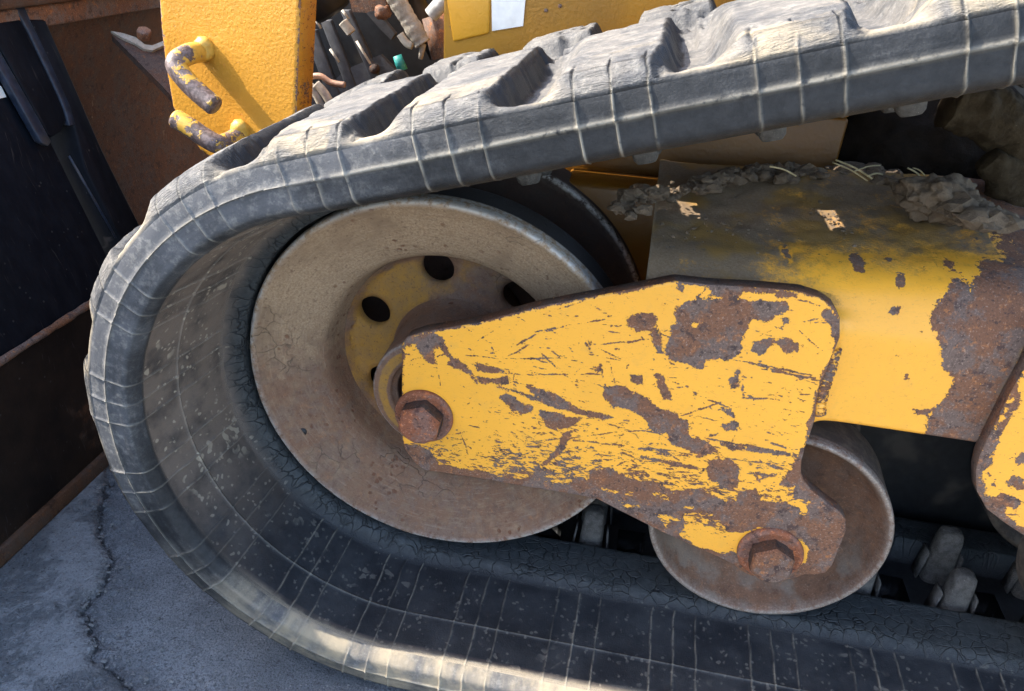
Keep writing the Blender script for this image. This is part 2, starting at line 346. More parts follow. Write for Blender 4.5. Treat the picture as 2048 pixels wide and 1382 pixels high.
def mat_rod():
    g = G('worn_yellow_rod'); v = g.obj; n = g.noise(v, 38, 4, .6); n2 = g.noise(v, 180, 4, .65); w = g.attr('rust').outputs['Fac']
    e = g.math('ADD', w, g.math('ADD', g.math('MULTIPLY', g.math('SUBTRACT', n, .5), .9), g.math('MULTIPLY', g.math('SUBTRACT', n2, .5), .5)))
    m = g.step(e, .47, .53)
    c = g.mix(m, g.mix(g.step(n2, .4, .7), (.56, .32, .045), (.46, .26, .04)), g.mix(g.step(n2, .4, .65), (.070, .048, .042), (.17, .125, .115)))
    return g.out(c, .5, 0, g.bump(g.math('SUBTRACT', 1., m), .001, .7), .45)
M['rod'] = mat_rod()

# ---------------------------------------------------------------- object helpers
def empty(name, loc, label, cat, group=None):
    o = bpy.data.objects.new(name, None); COL.objects.link(o); o.location = loc; o.empty_display_size = .05
    o['label'] = label; o['category'] = cat
    if group: o['group'] = group
    return o
def mesh(name, V, Fs, mat, parent=None, smooth=False, attrs=None, loc=None):
    """V in world coordinates; with a parent they are kept relative to it; loc moves the object's own origin there"""
    V = np.asarray(V, float); org = np.array(loc if loc is not None else (parent_world(parent) if parent else (0, 0, 0)), float)
    me = bpy.data.meshes.new(name); me.from_pydata((V-org).tolist(), [], [list(map(int, f)) for f in Fs]); 
    if smooth: me.shade_smooth()
    for k, a in (attrs or {}).items():
        a = np.asarray(a, np.float32)
        if a.ndim == 1: at = me.attributes.new(k, 'FLOAT', 'POINT'); at.data.foreach_set('value', a)
        else: at = me.attributes.new(k, 'FLOAT_VECTOR', 'POINT'); at.data.foreach_set('vector', a.ravel())
    me.materials.append(mat); me.update()
    o = bpy.data.objects.new(name, me); COL.objects.link(o)
    if parent: o.parent = parent; o.location = org-parent_world(parent)
    else: o.location = org
    return o
def parent_world(p):
    w = np.zeros(3)
    while p is not None: w += np.array(p.location); p = p.parent
    return w
def copy(o, parent, loc, rot=None, name=None):
    c = o.copy(); COL.objects.link(c); c.parent = parent; c.location = loc
    if rot is not None: c.rotation_euler = rot
    return c
def tag(o, label=None, cat=None, group=None, kind=None):
    for k, v in (('label', label), ('category', cat), ('group', group), ('kind', kind)):
        if v: o[k] = v
    return o
def bevel(o, w, seg=2, ang=40):
    b = o.modifiers.new('bevel', 'BEVEL'); b.width = w; b.segments = seg; b.limit_method = 'ANGLE'; b.angle_limit = math.radians(ang); b.harden_normals = False
    o.data.shade_smooth(); e = o.modifiers.new('split', 'EDGE_SPLIT'); e.split_angle = math.radians(50); return o
def prism(poly, ax):
    """poly: Nx3 front loop; ax: extrusion vector"""
    P = np.asarray(poly, float); n = len(P); V = np.vstack([P, P+np.asarray(ax, float)])
    F = [list(range(n)), list(range(2*n-1, n-1, -1))] + [[i, i+n, (i+1) % n+n, (i+1) % n] for i in range(n)]
    return V, F
def box(a, b):
    x0, y0, z0 = a; x1, y1, z1 = b
    return prism([(x0, y0, z0), (x1, y0, z0), (x1, y0, z1), (x0, y0, z1)], (0, y1-y0, 0))
def tube(path, rad, seg=14, cap=True):
    path = np.asarray(path, float); n = len(path); rad = np.broadcast_to(np.asarray(rad, float), (n,))
    T = np.gradient(path, axis=0); T /= np.linalg.norm(T, axis=1)[:, None]
    ref = np.array([0, 0, 1.]) if abs(T[0][2]) < .9 else np.array([1., 0, 0]); V = []; a = np.linspace(0, 2*np.pi, seg, endpoint=False)
    u = np.cross(T[0], ref); u /= np.linalg.norm(u)
    for i in range(n):
        u = u - T[i]*(u @ T[i]); u /= np.linalg.norm(u); w = np.cross(T[i], u)
        V.append(path[i] + rad[i]*(np.cos(a)[:, None]*u + np.sin(a)[:, None]*w))
    V = np.vstack(V); F = []
    for i in range(n-1):
        for k in range(seg): F.append([i*seg+k, i*seg+(k+1) % seg, (i+1)*seg+(k+1) % seg, (i+1)*seg+k])
    if cap: F += [list(range(seg))[::-1], list(range((n-1)*seg, n*seg))]
    return V, F
def lathe(prof, cx, cz, seg=128, attr=None):
    """prof: (r, y) pairs, turned about the axle (y direction)"""
    prof = np.asarray(prof, float); a = np.linspace(0, 2*np.pi, seg, endpoint=False); n = len(prof)
    V = np.stack([cx+prof[:, :1]*np.cos(a), np.broadcast_to(prof[:, 1:2], (n, seg)), cz+prof[:, :1]*np.sin(a)], -1).reshape(-1, 3)
    F = [[i*seg+k, i*seg+(k+1) % seg, (i+1)*seg+(k+1) % seg, (i+1)*seg+k] for i in range(n-1) for k in range(seg)]
    return V, F
def dense(prof, step=.004):
    out = [prof[0]]
    for a, b in zip(prof[:-1], prof[1:]):
        k = max(1, int(math.hypot(b[0]-a[0], b[1]-a[1])/step))
        out += [(a[0]+(b[0]-a[0])*i/k, a[1]+(b[1]-a[1])*i/k) for i in range(1, k+1)]
    return out
def cdt(outline, step, holes=(), jitter=.2):
    """triangulated sheet inside an outline (2-D), with points every step"""
    outline = np.asarray(outline, float); lo, hi = outline.min(0), outline.max(0)
    gx, gy = np.meshgrid(np.arange(lo[0], hi[0], step), np.arange(lo[1], hi[1], step)); P = np.stack([gx.ravel(), gy.ravel()], 1)
    P += rng.uniform(-jitter, jitter, P.shape)*step
    ok = poly_sd(P, outline) < -step*.5
    for h in holes: ok &= poly_sd(P, h) > step*.5
    P = P[ok]; vs = [Vector(q) for q in outline]; ed = [(i, (i+1) % len(outline)) for i in range(len(outline))]
    for h in holes:
        b = len(vs); vs += [Vector(q) for q in h]; ed += [(b+i, b+(i+1) % len(h)) for i in range(len(h))]
    nb = len(vs); vs += [Vector(q) for q in P]
    r = delaunay_2d_cdt(vs, ed, [], 0, 1e-7, False)
    V = np.array([tuple(q) for q in r[0]]); T = np.array(r[2])
    c = V[T].mean(1); ok = poly_sd(c, outline) < 0
    for h in holes: ok &= poly_sd(c, h) > 0
    return V, T[ok]
def rounded(poly, step=.002):
    P = np.asarray(poly, float); out = []
    for a, b in zip(P, np.roll(P, -1, 0)):
        k = max(1, int(np.linalg.norm(b-a)/step)); out += [a+(b-a)*i/k for i in range(k)]
    return np.array(out)
def spline(pts, k=8):
    P = np.asarray(pts, float); n = len(P); out = []
    for i in range(n-1):
        p0, p1, p2, p3 = P[max(i-1, 0)], P[i], P[i+1], P[min(i+2, n-1)]
        for j in range(k):
            t = j/k; out.append(.5*((2*p1)+(-p0+p2)*t+(2*p0-5*p1+4*p2-p3)*t*t+(-p0+3*p1-3*p2+p3)*t**3))
    out.append(P[-1]); return np.array(out)
def lump(c, r, seed=0, sub=2, amp=.45, squash=(1, 1, 1)):
    bm = bmesh.new(); bmesh.ops.create_icosphere(bm, subdivisions=sub, radius=1.); V = np.array([tuple(v.co) for v in bm.verts]); F = [[v.index for v in f.verts] for f in bm.faces]; bm.free()
    d = 1+amp*(fbm(V[:, 0]*1.6+seed*3.1, V[:, 1]*1.6, V[:, 2]*1.6, seed, 3)-.5)*2
    return np.asarray(c)+V*d[:, None]*r*np.asarray(squash), F
def merge(parts):
    V = []; F = []; b = 0
    for v, f in parts: V.append(np.asarray(v)); F += [[i+b for i in q] for q in f]; b += len(v)
    return np.vstack(V), F

GZ = -.092            # ground level
R1, R2, CZ, XR = .2200, .127, .2315, .3748
RG = .283             # radius of the track's parting line round the idler

# ================================================================ ground
def build_ground():
    # skim coat broken along an old crack
    def axis(lo, hi, st, far):
        c = np.arange(lo, hi+st/2, st); k = np.geomspace(st*2, far, 34); return np.concatenate([(lo-k)[::-1], c, hi+k])
    X = axis(-.76, .12, .0023, 40); Y = axis(-.44, .20, .0023, 40)
    x, y = np.meshgrid(X, Y, indexing='ij')
    cr = on_z([(212, 960), (205, 1000), (200, 1060), (215, 1110), (228, 1130), (195, 1180), (170, 1210), (175, 1260), (195, 1310), (215, 1340), (250, 1370), (300, 1400), (330, 1450)], GZ)[:, :2]
    P = np.stack([x.ravel(), y.ravel()], 1); P2 = P + .020*np.stack([fbm(P[:, 0]*55, P[:, 1]*55, 0, 3, 4)-.5, fbm(P[:, 0]*55, P[:, 1]*55, 0, 9, 4)-.5], 1)
    near = np.flatnonzero((np.abs(P[:, 0]) < 1) & (np.abs(P[:, 1]) < .7)); d = np.full(len(P), 9.); side = np.zeros(len(P))
    for a, b in zip(cr[:-1], cr[1:]):
        dd, t = seg_d(P2[near], a, b); s = (b[0]-a[0])*(P2[near, 1]-a[1])-(b[1]-a[1])*(P2[near, 0]-a[0])
        m = dd < d[near]; d[near] = np.where(m, dd, d[near]); side[near] = np.where(m, np.sign(s), side[near])
    left = side < 0
    band = np.exp(-(d/.05)**2)
    skim = np.where(left, np.exp(-d/.22), .25*np.exp(-((P[:, 0]+.25)**2+(P[:, 1]+.30)**2)/.02))
    rough = np.where(left, .25, 1.)*band
    z = .0035*skim*sst(d/.006)*left - .004*np.exp(-(d/.007)**2) + .006*rough*(fbm(P[:, 0]*90, P[:, 1]*90, 0, 5)-.5) - .003*(~left)*np.exp(-(d/.06)**2)
    z += .004*(fbm(P[:, 0]*7, P[:, 1]*7, 0, 2)-.5) + .0016*(fbm(P[:, 0]*130, P[:, 1]*130, 0, 4)-.5)
    z *= np.clip(1-np.abs(P[:, 0])*.02, 0, 1); n, m = len(X), len(Y)
    V = np.stack([P[:, 0], P[:, 1], GZ+z], 1); i, j = np.meshgrid(np.arange(n-1), np.arange(m-1), indexing='ij'); k = (i*m+j).ravel()
    F = np.stack([k, k+m, k+m+1, k+1], 1)
    o = mesh('ground', V, F, M['concrete'], None, True, {'bounce': sst((np.hypot(P[:, 0]+.35, P[:, 1]-.05)-.75+.7*(fbm(P[:, 0]*2.2, P[:, 1]*2.2, 0, 19)-.5))/.45)*(.55+.45*fbm(P[:, 0]*1.3, P[:, 1]*1.3, 0, 23)), 'skim': np.clip(skim*1.2, 0, 1), 'cdist': np.minimum(d, .2)})
    tag(o, kind='structure')
    parts = []
    for k in range(220):
        i = rng.integers(2, len(cr)-1); t = rng.random(); c = cr[i-1]*(1-t)+cr[i]*t + rng.normal(0, .026, 2)+np.array([.012, 0])
        r = rng.uniform(.0006, .0022)*(1.7 if rng.random() < .08 else 1); parts.append(lump((c[0], c[1], GZ+r*.25-.001), r, k, 1, .9, (1.2, 1, .6)))
    for k in range(60):
        c = (rng.uniform(-.6, -.1), rng.uniform(-.4, -.1)); r = rng.uniform(.0008, .0022); parts.append(lump((*c, GZ+r*.4), r, k, 1, .5))
    V, F = merge(parts); tag(mesh('gravel', V, F, mat_dirt('gravel_grey', (.13, .13, .13), (.24, .24, .235)), None, False), 'loose grit and small stones along the crack in the concrete', 'gravel', None, 'stuff')
build_ground()

# ================================================================ rubber track
TH0 = math.radians(106.65); SW = RG*(1.5*math.pi-TH0)
def frame(s):
    s = np.asarray(s, float); th = TH0 - np.minimum(s, 0)/RG; th = np.minimum(th, 1.5*math.pi)
    nx, nz = np.cos(th), np.sin(th); px, pz = nx*RG, CZ+nz*RG
    st = np.maximum(s, 0); px = px+st*math.cos(math.radians(16.65)); pz = pz+st*math.sin(math.radians(16.65))
    sb = np.maximum(-s-SW, 0); px = px+sb; return px, pz, nx, nz
cent = [.032, .142, .260, .377, .494, .611, .728, .845, .962]
cent += [-(math.radians(t)-TH0)*RG for t in (123.6, 148.3, 172.3, 195.1, 217.6, 240.1, 262.6)]
cent += [-SW-(.0744+.111*k) for k in range(11)]
cent = np.array(sorted(cent)); GAP = (cent[1:]+cent[:-1])/2
S0, S1 = -SW-1.10, .93
def track_grid():
    ribs = np.concatenate([cent-.0252, cent, cent+.0252])
    s = np.concatenate([np.arange(S0, S1, .003)] + [ribs+d for d in (-.0024, -.0012, -.0005, .0005, .0012, .0024)] + [GAP-.0175, GAP+.0175])
    s = np.unique(np.round(s[(s >= S0) & (s <= S1)], 5)); s = s[np.concatenate([[True], np.diff(s) > .0003])]
    hy = np.linspace(.088, .136, 9)
    yo = np.unique(np.round(np.concatenate([np.arange(-.1365, .088, .0028), hy, np.arange(.139, .2365, .004), [.2365]]), 5))
    yi = np.unique(np.round(np.concatenate([np.arange(-.122, .0881, .0034), [-.0785, -.0775, -.0770, -.0765, -.0755], [-.003, 0, .003, .068, .071], hy, np.arange(.139, .2365, .005), [.2365]]), 5))[::-1]
    A = [(-.1400, h) for h in (0, .0010, .0024, .005, .009, .013, .017)]
    A = [(-.1400+.0030*(h/.0215)**1.5, h) for _, h in A]
    Cc = [(.2382, .018), (.2395, .009), (.24, -.002), (.24, -.016), (.2395, -.025)]
    E_ = [(-.1265, -.0288), (-.1310, -.0275), (-.1350, -.0255), (-.1380, -.0228), (-.1397, -.0205), (-.1402, -.0180), (-.1402, -.014), (-.1402, -.008), (-.1402, -.004), (-.1402, -.0020), (-.1402, -.0010)]
    Y = np.concatenate([[a[0] for a in A], yo, [c[0] for c in Cc], yi, [e[0] for e in E_]])
    nA, nB, nC, nD, nE = len(A), len(yo), len(Cc), len(yi), len(E_)
    sg = s[:, None]; yb = Y[None, :]
    ix = np.abs(sg-cent[None, :]).argmin(1); q = (s-cent[ix])[:, None]
    # tread heights
    rag = .006*(fbm(yb*70, sg*25, 0, 11)-.5)
    Ln = .0425+rag
    padR = sst((Ln+.001-q)/(.008+.012*sst((-.09-yb)/.05))); padL = sst((q+.0560+rag)/.026)
    padL = padL+(1-padL)*.75*sst((yb-.0)/.07); padR = padR+(1-padR)*.55*sst((yb-.02)/.06)
    pad = padR*padL
    low = sst((-.098-yb)/.038)
    hb = .0105+.011*low
    ht = .0215+.0125*np.clip((yb+.1365)/.0120, 0, 1)**.85+.0018*sst((yb+.124)/.035)
    end1 = sst((.084-yb)/.012)
    spine = .017+.006*(fbm(yb*40, sg*40, 0, 21)-.5)
    hn = hb+(ht-hb)*pad; hn = hn*end1+spine*(1-end1)
    q2 = ((sg-cent[ix][:, None]-.040+.0575) % .115)-.0575
    pad2 = sst((.040+rag-q2)/.007)*sst((q2+.044)/.012)*sst((yb-.1365)/.010)
    hf = .013+(.0325-.013)*pad2; hf = hf*(1-.45*sst((yb-.215)/.0215))
    ht_out = np.where(yb < .12, hn, hf)
    ht_out = ht_out+.0022*(fbm(sg*45, yb*45, 0, 31)-.5)+.0012*(fbm(sg*140, yb*140, 0, 33)-.5)
    ridge_chip = .004*np.clip(fbm(sg*110, yb*110, 0, 36)-.52, 0, 1)*6*(pad*(1-pad)*4)
    ht_out = ht_out-ridge_chip
    # inner side
    onw = (sst((s+SW+.02)/.08)*sst((.05-s)/.1))[:, None]
    rail = -.0515-.0085*onw
    fl = -.0285+(-.0425+.0285)*np.clip((yb+.132)/.132, 0, 1)
    fl = fl+.003*onw*sst((-.04-yb)/.09)
    r1 = sst((yb+.010)/.020)*sst((.071-yb)/.004); r2 = sst((yb-.172)/.006)*sst((.236-yb)/.012)
    sw = (yb > .04)*1.; hi = fl*(1-sw) + (-.022)*sw
    hi = hi+(rail-hi)*np.maximum(r1, r2)
    hi = hi+.0010*(fbm(sg*60, yb*60, 0, 41)-.5)+.0016*np.maximum(r1, r2)*(fbm(sg*35, yb*80, 0, 42)-.5)
    H = np.zeros((len(s), len(Y)))
    H[:, :nA] = [a[1] for a in A]; jB = slice(nA, nA+nB); H[:, jB] = ht_out[:, jB]
    H[:, nA] = .0205; jC = slice(nA+nB, nA+nB+nC); H[:, jC] = [c[1] for c in Cc]
    jD = slice(nA+nB+nC, nA+nB+nC+nD); H[:, jD] = hi[:, jD]; jE = slice(nA+nB+nC+nD, len(Y)); H[:, jE] = [e[1] for e in E_]
    H[:, jE] += .002*onw
    Yg = np.broadcast_to(Y, H.shape).copy()
    # ribs and parting line stand proud of the sides and the inner flange
    hcoord = np.where(np.abs(yb) > .13, H, 0.)
    wob = .0034*(fbm(yb*45+hcoord*45, np.round(sg*9)*3.7, 0, 56)-.5); ns_ = np.array([ribs[np.abs(ribs-q_).argmin()] for q_ in s]); dr = np.abs(sg+wob-ns_[:, None]); rb = sst(1-np.maximum(dr-.0002, 0)/(.0008+.0009*fbm(yb*60+hcoord*60, sg*20, 0, 59)))
    wav = .55+.9*fbm(sg*9, yb*14, 0, 51)
    seg = np.zeros(len(Y)); seg[:nA] = 1; seg[nA:nA+6] = np.linspace(.8, 0, 6); seg[nA+nB+nC+nD:] = 1; seg[nA+nB+nC+nD:nA+nB+nC+nD+3] = .5
    Yg -= .0012*rb*seg*wav; Yg[:, :nA+4] -= .0010*(rb*seg*wav)[:, :nA+4]
    lugrib = np.zeros(H.shape); lugrib[:, jB] = (sst((-.103-yb)/.012)*rb)[:, jB]*(fbm(sg*30, yb*30, 0, 57)[:, jB] > .42); H -= .0016*lugrib
    inn = np.zeros(len(Y)); inn[jD] = (Y[jD] < -.008) & (Y[jD] > -.14); H[:, jD] -= .0011*rb[:, jD]*inn[jD]*wav[:, jD]
    par = np.zeros(len(Y)); par[0] = 1; par[1] = .8; par[2] = .15; par[-1] = .8; par[-2] = .2
    Yg -= .0013*par*(.7+.6*fbm(sg*12, yb*0, 0, 52))
    mid = inn*np.exp(-((Y+.077)/.0009)**2); H -= .0011*mid
    Yg[:, :nA] += .0016*(fbm(sg*20, H[:, :nA]*60, 0, 53)-.5); Yg[:, jE] += .0012*(fbm(sg*18, H[:, jE]*60, 0, 54)-.5)
    # belt edge is a little ragged
    px, pz, nx, nz = frame(s)
    V = np.stack([px[:, None]+nx[:, None]*H, Yg, pz[:, None]+nz[:, None]*H], -1)
    ucoord = np.concatenate([[0], np.cumsum(np.hypot(np.diff(Y), np.diff(H[len(s)//2])*.3+.0001))])
    suv = np.stack([np.broadcast_to(s[:, None], H.shape), np.broadcast_to(Y[None, :], H.shape)+np.where(inn > 0, 3., 0.)[None, :]+np.where(seg > 0, H*1.0, 0), np.zeros(H.shape)], -1)
    brk = np.clip(2.8*fbm(yb*80+H*80, sg*60, 0, 62)-.45, 0, 1); rib = (rb*brk*np.maximum(seg*.75, inn*.50)[None, :]*(.45+.55*_hash(np.round(ns_*1e4).astype(np.int64), np.zeros(len(s), np.int64), np.zeros(len(s), np.int64), 3))[:, None]*np.clip(wav*1.2-.25, 0, 1)+np.maximum(par[None, :]*.62*np.clip(.2+1.5*fbm(sg*20, yb*0, 0, 58), 0, 1), mid[None, :]*.22)).clip(0, 1)
    dust = np.zeros(H.shape); isB = np.zeros(len(Y), bool); isB[jB] = True
    slope = np.gradient(H, s, axis=0)
    up = sst((nz[:, None]+.55)/.9)*.55+.45
    dust[:, jB] = ((.80-.55*np.clip(-slope*.9, 0, 1)-.1*np.clip(slope, 0, 1))*up)[:, jB]
    dust[:, :nA] = .34; dust[:, jE] = .20; dust[:, nA+nB+nC+nD:nA+nB+nC+nD+4] = .02; dust[:, jC] = .3; dust[:, jD] = .2  # chamfer kept nearly dustless so its shade is painted dark
    side = np.zeros(H.shape); side[:, :nA] = 1; side[:, jE] = 1
    dust += .54*side*(sst((.25-s-SW*0)/.3)*sst((s+SW*.72)/.25))[:, None]
    low_s = sst((-s-SW*.55)/.25)[:, None]; dust += .35*side*low_s
    tan = np.zeros(H.shape); tan[:, jB] = (.2+.9*low*(1-pad))[:, jB] + .7*(fbm(sg*14, yb*30, 0, 61)[:, jB] > .56)*sst((-.07-yb)/.03)[:, jB]
    tan += side*low_s*.9
    wt = (sst((s+SW*.80)/(SW*.35))*sst((.02-s)/.12))[:, None]; tan[:, jD] = np.broadcast_to(wt, H.shape)[:, jD]
    innm = np.zeros(len(Y)); innm[jD] = sst((.004-Y[jD])/.012)
    sun_strip = np.zeros(H.shape); sun_strip[:, jD] = (low_s*sst((-.1165-yb)/.004))[:, jD]; sun_strip[:, jE] = np.broadcast_to(low_s, H.shape)[:, jE]; dust += .55*sun_strip; tan = np.maximum(tan, sun_strip)  # sunlit strip on the lower edge painted paler through dust and tan
    crack = np.zeros(H.shape); crack[:, jD] = np.maximum(r1, r2)[:, jD]
    roughm = np.zeros(H.shape); roughm[:, jB] = (.35+1.0*sst((-.06-yb)/.03)*pad+.5*(1-end1))[:, jB]*np.ones_like(H[:, jB])
    att = dict(suv=suv.reshape(-1, 3), dust=dust.ravel(), rib=rib.ravel(), tan=np.clip(tan, 0, 1).ravel(), inner=(innm[None, :]*(1-.9*sun_strip)).ravel(),
               crack=crack.ravel(), rough=np.clip(roughm, 0, 1.4).ravel())
    ns, ny = H.shape; i, j = np.meshgrid(np.arange(ns-1), np.arange(ny), indexing='ij'); j2 = (j+1) % ny
    F = np.stack([i*ny+j, (i+1)*ny+j, (i+1)*ny+j2, i*ny+j2], -1)
    keep = np.ones(i.shape, bool); own = np.full(i.shape, -1)
    sm = (s[1:]+s[:-1])/2; im = np.abs(sm[:, None]-cent[None, :]).argmin(1); qm = sm-cent[im]
    ymid = np.where(j2 > 0, (Y[j]+Y[j2])/2, 0)
    # near and far tread blocks become parts of their own
    isBf = np.zeros(ny, bool); isBf[nA+1:nA+nB-1] = True
    nearm = isBf[None, :] & (ymid < .082) & (np.abs(qm)[:, None] < .0485)
    own = np.where(nearm, im[:, None], own)
    q2m = ((sm-cent[im]-.040+.0575) % .115)-.0575; c2 = np.round((sm-q2m)/.001).astype(int)
    farid = np.round((sm-q2m-.04+2)/.03).astype(int)
    farm = isBf[None, :] & (ymid > .138) & (np.abs(q2m)[:, None] < .0455)
    own = np.where(farm, 1000+farid[:, None], own)
    # openings for the drive sprocket, right through the belt
    walls = []
    jo = [int(np.flatnonzero(np.abs(Y[nA:nA+nB]-y) < 1e-4)[0])+nA for y in hy]; ji = [int(np.flatnonzero(np.abs(Y[jD]-y) < 1e-4)[0])+nA+nB+nC for y in hy]
    for g in GAP:
        a = np.flatnonzero(s >= g-.0176); b = np.flatnonzero(s <= g+.0176)
        if len(a) == 0 or len(b) == 0 or g < S0+.03 or g > .40: continue
        i0, i1 = a[0], b[-1]
        keep[i0:i1, jo[0]:jo[-1]] = False; keep[i0:i1, ji[-1]:ji[0]] = False
        for ii in range(i0, i1):
            for J, K in ((jo[0], ji[0]), (jo[-1], ji[-1])): walls.append([ii*ny+J, (ii+1)*ny+J, (ii+1)*ny+K, ii*ny+K])
        for ii in (i0, i1):
            for k in range(8): walls.append([ii*ny+jo[k], ii*ny+jo[k+1], ii*ny+ji[k+1], ii*ny+ji[k]])
    F = F[keep]; own = own[keep]
    return V.reshape(-1, 3), F, own, np.array(walls), att

def build_track():
    V, F, own, walls, att = track_grid()
    root = empty('rubber_track', (0, 0, GZ), 'worn dusty black rubber track looped around the rusty idler wheel', 'track')
    def sub(name, Fs):
        u, inv = np.unique(Fs, return_inverse=True); Fs = inv.reshape(Fs.shape)
        return mesh(name, V[u], Fs.tolist(), M['rubber'], root, True, {k: a[u] for k, a in att.items()})
    sub('belt', np.vstack([F[own < 0], walls]))
    for k in np.unique(own[own >= 0]): sub('tread_block', F[own == k])
    # drive lugs on the inner face: two rows
    def lug(hx, hy_, hz, ears):
        V, F = [], []; nseg = 20; a = np.linspace(0, 2*np.pi, nseg, endpoint=False)
        lv = [(0, 1.12), (.15, 1.03), (.5, .95), (.8, .90), (.93, .80), (.985, .62), (1., .30)]
        for t, k in lv:
            e = .55; cx = np.sign(np.cos(a))*np.abs(np.cos(a))**e; cy = np.sign(np.sin(a))*np.abs(np.sin(a))**e
            jx = 1+.10*(vnoise(np.cos(a)*2+5, np.sin(a)*2, t*3, 3)-.5)
            V += [(x*hx*k*q, y*hy_*k*q, t*hz) for x, y, q in zip(cx, cy, jx)]
        n = len(lv)
        F = [[i*nseg+k, i*nseg+(k+1) % nseg, (i+1)*nseg+(k+1) % nseg, (i+1)*nseg+k] for i in range(n-1) for k in range(nseg)]
        F.append([(n-1)*nseg+k for k in range(nseg)])
        if ears:
            for sx in (-1, 1):
                pv, pf = box((sx*.0195-.0012, -.010, 0), (sx*.0195+.0012, .010, hz*.55)); pv = np.asarray(pv); pv[:, 0] += sx*.004*(1-pv[:, 2]/(hz*.62))
                b = len(V); V += pv.tolist(); F += [[q+b for q in f] for f in pf]
        return V, F
    first = None
    for row, (y, hx, hyy, hz) in enumerate(((.089, .0150, .0145, .072), (.152, .0165, .0145, .082))):
        V1, F1 = lug(hx, hyy, hz, True); me = None
        for c in cent:
            s = c-.003; 
            if s < S0+.02 or s > S1-.02: continue
            px, pz, nx, nz = frame(s); hb = -.0205; loc = Vector((px+nx*hb, y, pz+nz*hb))
            inward = Vector((-nx, 0, -nz)); yy = Vector((0, 1, 0)); xx = yy.cross(inward)
            if me is None:
                o = mesh('drive_lug', V1, F1, M['knob'], None, True); me = o; o.parent = root
            else: o = me.copy(); COL.objects.link(o)
            o.parent = root
            o.matrix_local = Matrix.Translation(loc-root.location) @ Matrix((xx, yy, inward)).transposed().to_4x4()
build_track()

